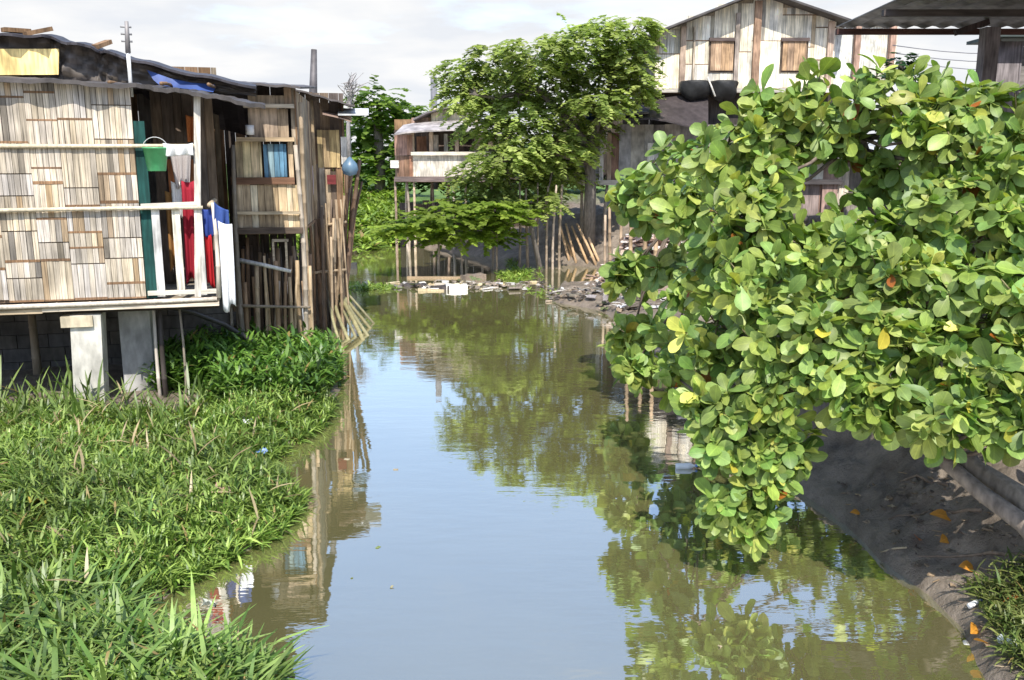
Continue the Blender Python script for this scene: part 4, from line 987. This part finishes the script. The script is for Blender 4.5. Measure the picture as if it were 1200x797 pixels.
feather('feathery_tree','spreading feathery leaved tree with drooping sprays before the two storey house','tree',ac,26.0,
 [([tb,P(692,215,26.4),P(690,175,26.3),P(665,140,26.2),P(630,105,26),P(600,85,26)],[.2,.17,.15,.12,.08,.04]),
  ([P(690,175,26.3),P(705,130,26.2),P(720,85,26),P(735,50,26)],[.13,.1,.07,.03]),
  ([P(690,190,26.3),P(640,175,25.8),P(600,185,25.4),P(570,195,25.2)],[.12,.09,.06,.03]),
  ([P(630,105,26),P(580,115,25.6),P(550,110,25.4)],[.08,.05,.02])],108,leaf=(.12,.055),cols=((.19,.26,.06),(.44,.50,.16)),slen=.5,droop=.5)
lw=[(545,240,34,10),(580,246,26,10),(500,262,40,9),(548,268,40,9),(470,266,26,8),(595,262,18,9),(520,252,30,9),(575,276,24,6),(530,278,26,6),(610,250,16,9)]
feather('overhanging_shrub','low lime green branches spreading out over the water under the feathery tree','shrub',lw,24.6,
 [([Vector((P(640,268,25.5).x,25.5,gz(P(640,268,25.5).x,25.5)-.1)),P(620,255,25.2),P(580,256,24.8),P(530,262,24.6),P(480,266,24.4)],[.08,.07,.05,.04,.02])],170,leaf=(.11,.06),cols=((.14,.22,.025),(.28,.36,.06)),droop=.15)
ft=[(440,118,26,16),(425,145,20,22),(462,132,24,20),(450,165,34,22),(478,140,14,16),(425,185,22,18),(462,190,28,18),(440,205,34,12)]
feather('leafy_tree','rounded bright green tree at the river bend beyond the shacks','tree',ft,44,[([P(445,225,44)-Vector((0,0,1.0)),P(445,180,44),P(442,140,44),P(445,118,44)],[.3,.25,.18,.06])],95,leaf=(.24,.13),cols=((.09,.18,.02),(.24,.34,.06)),slen=.8,nleaf=10)
ft=[(398,150,26,26),(405,200,24,22),(380,180,30,25)]
feather('leafy_tree','darker tree half hidden behind the water shack at the bend','tree',ft,50,[([P(400,230,50)-Vector((0,0,1.0)),P(400,190,50),P(398,150,50)],[.3,.25,.1])],80,leaf=(.26,.14),cols=((.05,.10,.02),(.13,.2,.04)),slen=.8,nleaf=10)
ft=[(488,185,14,14),(500,205,22,14),(540,200,40,18),(600,190,46,24),(660,185,46,26),(730,170,50,30)]
feather('leafy_tree','dense tree filling the gap behind the far stilt house','tree',ft,40,[([P(600,225,40)-Vector((0,0,1.5)),P(600,195,40),P(600,180,40)],[.3,.25,.1])],80,leaf=(.24,.13),cols=((.05,.10,.02),(.13,.2,.04)),slen=.8,nleaf=10)
# bare tree
bt=thing('bare_tree','bare grey twiggy tree rising behind the water shack roof','tree',(0,0,0))
mb=MB(); b0=P(408,150,38); mb.tube([b0-Vector((0,0,2)),b0,P(410,120,38),P(412,100,38)],[.12,.09,.06,.03],(.34,.31,.30),7); mb.build('trunk',M_bark,bt,True)
mb=MB()
for k in range(42):
    s=P(R.uniform(405,414),R.uniform(98,125),38); e=P(410+R.gauss(0,13),R.uniform(84,108),38+R.uniform(-.8,.8)); m_=s.lerp(e,.5)+Vector((R.gauss(0,.1),0,.08)); mb.tube([s,m_,e],[.022,.016,.008],(.36,.33,.32),4)
mb.build('twigs',M_bark,bt)
# small sapling over the canopy line
feather('sapling','small dark green sapling standing alone against the sky beside the annexe','sapling',[(1056,72,9,9,0),(1054,84,8,8,0)],15.0,[([P(1056,180,15),P(1056,110,15),P(1056,72,15)],[.03,.025,.01])],150,leaf=(.09,.05),cols=((.03,.08,.03),(.06,.13,.05)),slen=.18,nleaf=7)

# ---- grass / marsh plants, left bank (stuff)
def nz(x,y,s=1.1): return np.sin(x*s*2.1+1.3*np.sin(y*s*1.7))*np.sin(y*s*2.3+np.sin(x*s*1.9))
def plants(name,label,pts,hts,lens,nl,cols,m=M_grass,wid=.12,upright=.5,curl=(.2,.7)):
    B=[];D=[];Nn=[];Ll=[];Cc=[]
    stem=[]
    for (x,y,z),h,L in zip(pts,hts,lens):
        tone=R.uniform(.65,1.25)*(1+.28*float(nz(x,y,.9))); k=R.randint(*nl); lean=(R.gauss(0,.12),R.gauss(0,.12)); ph=R.uniform(0,6.28)
        for j in range(k):
            f=(j+.5)/k; t=ph+j*2.4; el=R.uniform(.15,1.15)*(.5+upright)
            d=np.array([math.cos(t)*math.cos(el),math.sin(t)*math.cos(el),math.sin(el)])
            B.append((x+lean[0]*h*f,y+lean[1]*h*f,z+h*(f*.9)));D.append(d)
            n_=np.array([-math.cos(t)*math.sin(el),-math.sin(t)*math.sin(el),math.cos(el)])+NR.normal(size=3)*.25; Nn.append(n_)
            Ll.append(L*R.uniform(.65,1.25)); g=R.random(); q=R.random()
            c=[(cols[0][i]+(cols[1][i]-cols[0][i])*g)*tone for i in range(3)]
            if q<.02: c=[.30,.22,.08]
            Cc.append(c)
    Ll=np.array(Ll)
    v,f,c,u=leaf_strips(np.array(B),np.array(D),norm(np.array(Nn)),Ll,Ll*wid,[(0,.35),(.25,.85),(.5,1),(.78,.7),(1,.08)],NR.uniform(curl[0],curl[1],len(B)),np.array(Cc),wid3=False)
    o=npmesh(name,v,f,c,m); tag(o,label,name.replace('_',' '),kind='stuff'); return o
def sample(n,x0,x1,y0,y1,cond):
    X=NR.uniform(x0,x1,n*4); Y=NR.uniform(y0,y1,n*4); d=sdf(X,Y); k=cond(X,Y,d); X=X[k][:n];Y=Y[k][:n]
    Z=np.maximum(hval(X,Y),0); return np.stack([X,Y,Z],1)
pts=sample(12500,-7,-.6,4.0,10.9,lambda X,Y,d:(d>-.06)&(X>-.66*Y-.4)&(nz(X,Y,1.6)>-.8)&(nz(X+3,Y,6.0)>-.62)&((Y<9.9)|(X>-3.7)))
dd=sdf(pts[:,0],pts[:,1]); hts=(.07+.20*NR.random(len(pts))*(1+.5*nz(pts[:,0],pts[:,1])))*np.clip(.45+dd*1.2,.45,1); hts=np.maximum(hts,.05)*np.where((pts[:,1]>8.4)&(pts[:,0]<-3.3),.4,1)*(1+.55*nz(pts[:,0],pts[:,1],2.7))
plants('marsh_grass','thick bright green marsh plants covering the left bank',pts,hts,.08+.07*NR.random(len(pts)),(5,8),((.055,.12,.015),(.30,.40,.09)),wid=.072,upright=.95,curl=(.2,.9))
pts=sample(2600,-4.6,-2.4,10.2,14.0,lambda X,Y,d:(d>-.05)&((Y>10.9)|(X>-3.6)))
plants('reed_bed','dark green leafy reeds crowding the bank under the bamboo palisade',pts,.15+.45*NR.random(len(pts)),.11+.08*NR.random(len(pts)),(8,11),((.045,.115,.015),(.16,.28,.045)),upright=.7)
pts=sample(700,-4.2,-1.0,4.2,5.5,lambda X,Y,d:(d>.02)&(X>-.66*Y-.4))
plants('dry_stems','scattered dead brown stems among the green marsh plants',sample(260,-6.5,-1.4,4.6,10,lambda X,Y,d:(d>.1)),.1+.25*NR.random(260),.12+.16*NR.random(260),(2,4),((.26,.19,.10),(.45,.36,.2)),wid=.04,upright=.8)
plants('long_grass','long thin bright grass blades nearest the viewer on the left bank',pts,.06+.12*NR.random(len(pts)),.2+.16*NR.random(len(pts)),(4,7),((.08,.17,.025),(.29,.40,.11)),wid=.04,upright=.7,curl=(.2,.9))
pts=sample(110,-6.2,-3.5,9.0,10.4,lambda X,Y,d:(d>.3))
plants('tall_grass','long upright grass blades in front of the hut column',pts,.05+.15*NR.random(len(pts)),.22+.26*NR.random(len(pts)),(3,6),((.09,.16,.03),(.24,.31,.09)),wid=.035,upright=.9,curl=(.05,.35))
# right bank weeds
pts=sample(1500,2.7,4.3,4.2,5.8,lambda X,Y,d:(d>.12)&(Y<5.75-.35*(X-2.8))&(X>2.88))
plants('bank_weeds','thin straggling weeds with dry blades in the bottom right corner',pts,.03+.2*NR.random(len(pts))**2,.05+.08*NR.random(len(pts)),(4,8),((.09,.15,.03),(.26,.28,.09)),wid=.07,upright=.6)
# far bank grass
pts=sample(7000,-14,-2.5,29,50,lambda X,Y,d:(d>-.2)&(X<-.12*Y))
plants('riverside_grass','bright green grass on the bank at the far river bend',pts,.1+.2*NR.random(len(pts)),.25+.25*NR.random(len(pts)),(4,6),((.13,.22,.03),(.30,.40,.07)),wid=.12)
# floating weed
def weed(px,py,rx,ry,n): 
    o=[]
    for i in range(n):
        p=W(px+R.gauss(0,rx),py+R.gauss(0,ry)); o.append((p.x,p.y,0.0))
    return o
plants('floating_weed','patches of bright green waterweed drifting in the debris line',weed(432,338,12,1.5,60)+weed(605,322,10,3,120)+weed(600,310,3,4,30)+weed(690,345,25,3,90),[.03]*300,[.16]*300,(5,7),((.12,.20,.03),(.26,.34,.07)))

for (px,py,col,lb,sz) in ((292,512,(.7,.7,.7),'scrap of white plastic at the tip of the marsh plants by the water',.05),(308,550,(.15,.25,.45),'scrap of blue plastic near the middle edge of the marsh plants',.035),(52,612,(.55,.42,.08),'yellow scrap lying among the marsh plants at far left',.08),(248,738,(.6,.62,.5),'pale crumpled wrapper in the grass nearest the water',.035),(262,598,(.4,.28,.18),'brown crumpled wrapper among the marsh plants',.06)):
    p=T(px,py,.16); mb=MB(); n=6; rows=[[(sz*(a-2.5)*.5+R.gauss(0,.012),sz*(b-2.5)*.4+R.gauss(0,.012),.03*R.random()+.02*math.sin(a*2+b)) for b in range(n)] for a in range(n)]
    mb.sheet(rows,col); o=mb.build('wrapper',M_plastic,None,True); o.location=p; o.rotation_euler=(rad(25),rad(R.uniform(-15,15)),R.uniform(0,3)); tag(o,lb,'litter')
def ar_scum():
    p=W(R.uniform(395,480),R.gauss(640,60)) if R.random()<.5 else W(R.uniform(700,1080),R.uniform(560,760)); p.z=.003; return p
o=debris(14,ar_scum,[.008,.012,.02],[(.2,.18,.1),(.3,.25,.16),(.14,.18,.06)],name='drifting_bits'); tag(o,'sparse drifting leaf bits on the open water',kind='stuff')
# ---- fallen leaves (things)
fl=[((1103,610),.17,.1,'large orange fallen leaf standing up on the dark mud'),((1106,643),.11,.6,'orange fallen leaf lying below the large one on the mud'),((1076,637),.10,1.2,'rust red fallen leaf by the small stick on the mud'),((1133,672),.13,.25,'flat orange fallen leaf lowest on the open mud'),((1001,613),.08,.2,'small orange fallen leaf at the water edge of the mud bank'),((1188,720),.15,.1,'long rust orange leaf lying across the bottom right weeds'),((1142,748),.12,.7,'orange leaf caught in the weeds at the waterline'),((1176,702),.09,1.5,'small rust orange leaf above the long one in the weeds'),((1150,764),.08,2.2,'brown orange leaf lowest in the weeds by the waterline')]
for (p_,s,rz,lb) in fl:
    w=T(p_[0],p_[1],.045); s*=1.15
    v,f,c,u=leaf_strips(np.array([[-s/2,0,0]]),np.array([[1.,0,.05]]),np.array([[0,-.2,.95]]),np.array([s]),np.array([s*.33]),[(0,.06),(.2,.4),(.45,.8),(.7,1),(.9,.7),(1,.15)],np.array([.25]),np.array([[.56,.24,.035] if 'rust' not in lb else [.42,.13,.03]]),fold=.14)
    o=npmesh('fallen_leaf',v,f,c,M_almond,None,u); o.location=w; o.rotation_euler=(rad(R.uniform(10,30)),rad(R.uniform(-8,5)),rz); tag(o,lb,'leaf','orange leaves fallen on the right bank')
for k,(a_,b_,c_) in enumerate((((1200,655),(1120,640),(1075,655)),((1190,690),(1150,668),(1120,690)),((1150,600),(1090,590),(1040,612)),((1110,575),(1040,560),(985,580)))):
    q_=[T(*a_,.01),T(*b_,.02),T(*c_,.0)]; pts_=[]
    for t in np.linspace(0,1,9):
        w_=q_[0]*(1-t)**2+q_[1]*2*t*(1-t)+q_[2]*t*t; w_.z=max(0,gz(w_.x,w_.y))+.006; pts_.append(w_)
    mb=MB(); mb.tube(pts_,[.016-.0013*i for i in range(9)],(.20,.15,.11),6); o=mb.build('root',M_bark,None,True); tag(o,['long root crossing the mud towards the orange leaves','thin root lying just above the bottom right weeds','root on the mud below the two leaning trunks','root highest on the dark mud in the shade of the crown'][k],'root')
def ar_mud():
    while True:
        p=T(R.uniform(960,1200),R.uniform(560,790))
        if float(sdf(np.array([p.x]),np.array([p.y]))[0])>.06: return p
o=debris(260,ar_mud,[.008,.014,.02,.03],[(.2,.15,.1),(.28,.2,.12),(.12,.09,.07),(.34,.27,.18),(.16,.13,.1)],name='leaf_litter'); tag(o,'scattered brown twigs and leaf scraps on the mud bank','leaf litter',kind='stuff')
w0=T(1032,650,.02);w1=T(1062,648,.03); mb=MB(); mb.tube([w0,w0.lerp(w1,.5)+Vector((0,0,.01)),w1],[.006,.009,.008],(.4,.33,.22),6); o=mb.build('stick',M_bark,None,True); tag(o,'thin pale stick lying at the edge of the mud bank','stick')
# power lines
for k,(y0,y1) in enumerate(((53,50),(62,60),(70,72))):
    a=P(1046,y0,26);b=P(1300,y1,24); mb=MB(); mb.tube([a.lerp(b,t)+Vector((0,0,-.25*math.sin(math.pi*t))) for t in np.linspace(0,1,9)],.012,(.2,.2,.22),4); o=mb.build('power_line',M_plastic,None,True); tag(o,'thin power line crossing the sky under the corrugated canopy','cable','power lines under the canopy')

# ------------------------------------------------------------------ sky and sun
SUN_EL,SUN_AZ=54.0,174.0   # azimuth measured from +Y clockwise: behind the camera and to the left
sx,sy=math.sin(rad(SUN_AZ)),math.cos(rad(SUN_AZ)); se=rad(SUN_EL)
to_sun=Vector((sx*math.cos(se),sy*math.cos(se),math.sin(se)))
ld=bpy.data.lights.new('sun','SUN'); ld.energy=4.5; ld.angle=rad(.53); ld.color=(1,.95,.87)
lo_=bpy.data.objects.new('sun',ld); COL.objects.link(lo_); lo_.rotation_euler=(-to_sun).to_track_quat('-Z','Y').to_euler(); lo_.location=(0,0,30)
wd=bpy.data.worlds.new('World'); scene.world=wd; wd.use_nodes=True
def mk_sky():
    t=wd.node_tree; N=t.nodes; L=t.links; N.clear()
    out=N.new('ShaderNodeOutputWorld'); bg=N.new('ShaderNodeBackground'); bg.inputs[1].default_value=.1; L.new(bg.outputs[0],out.inputs[0])
    sk=N.new('ShaderNodeTexSky'); sk.sky_type='NISHITA'; sk.sun_disc=False; sk.sun_elevation=se; sk.sun_rotation=rad(SUN_AZ); sk.air_density=1.0; sk.dust_density=.6; sk.ozone_density=1.5
    tc=N.new('ShaderNodeTexCoord'); sp=N.new('ShaderNodeSeparateXYZ'); L.new(tc.outputs['Generated'],sp.inputs[0])
    ad=N.new('ShaderNodeMath'); ad.operation='ADD'; ad.inputs[1].default_value=.12; L.new(sp.outputs[2],ad.inputs[0])
    mxz=N.new('ShaderNodeMath'); mxz.operation='MAXIMUM'; mxz.inputs[1].default_value=.06; L.new(ad.outputs[0],mxz.inputs[0])
    cx=N.new('ShaderNodeMath'); cx.operation='DIVIDE'; L.new(sp.outputs[0],cx.inputs[0]); L.new(mxz.outputs[0],cx.inputs[1])
    cy=N.new('ShaderNodeMath'); cy.operation='DIVIDE'; L.new(sp.outputs[1],cy.inputs[0]); L.new(mxz.outputs[0],cy.inputs[1])
    cb=N.new('ShaderNodeCombineXYZ'); L.new(cx.outputs[0],cb.inputs[0]); L.new(cy.outputs[0],cb.inputs[1])
    n=N.new('ShaderNodeTexNoise'); n.inputs['Scale'].default_value=1.15; n.inputs['Detail'].default_value=7; n.inputs['Roughness'].default_value=.55; L.new(cb.outputs[0],n.inputs[0])
    # coverage: thick low down, opening to blue higher up
    cov=N.new('ShaderNodeMapRange'); cov.inputs[1].default_value=.10; cov.inputs[2].default_value=.26; cov.inputs[3].default_value=.30; cov.inputs[4].default_value=-.10; L.new(sp.outputs[2],cov.inputs[0])
    sm=N.new('ShaderNodeMath'); sm.operation='ADD'; L.new(n.outputs[0],sm.inputs[0]); L.new(cov.outputs[0],sm.inputs[1])
    mk=N.new('ShaderNodeMapRange'); mk.interpolation_type='SMOOTHSTEP'; mk.inputs[1].default_value=.46; mk.inputs[2].default_value=.68; mk.inputs[3].default_value=.12; L.new(sm.outputs[0],mk.inputs[0])
    # cloud shading between grey bellies and white tops
    n2=N.new('ShaderNodeTexNoise'); n2.inputs['Scale'].default_value=1.5; n2.inputs['Detail'].default_value=6; L.new(cb.outputs[0],n2.inputs[0])
    rp=N.new('ShaderNodeValToRGB'); e=rp.color_ramp.elements; e[0].position=.40; e[0].color=(.83,.86,.91,1); e[1].position=.58; e[1].color=(.97,.97,.97,1); L.new(n2.outputs[0],rp.inputs[0])
    sc=N.new('ShaderNodeVectorMath'); sc.operation='SCALE'; sc.inputs['Scale'].default_value=7.0; L.new(rp.outputs[0],sc.inputs[0])
    mx=N.new('ShaderNodeMix'); mx.data_type='RGBA'; L.new(mk.outputs[0],mx.inputs[0]); ss=N.new('ShaderNodeVectorMath'); ss.operation='SCALE'; ss.inputs['Scale'].default_value=2.2; L.new(sk.outputs[0],ss.inputs[0]); L.new(ss.outputs[0],mx.inputs[6]); L.new(sc.outputs[0],mx.inputs[7])
    L.new(mx.outputs[2],bg.inputs[0])
mk_sky()
vs_=scene.view_settings; scene.display_settings.display_device='sRGB'; vs_.view_transform='Standard'; vs_.look='None'; vs_.exposure=0.55; vs_.gamma=1; vs_.use_curve_mapping=False
scene.render.engine='CYCLES'; scene.cycles.max_bounces=8; scene.cycles.use_denoising=True; scene.cycles.transparent_max_bounces=4
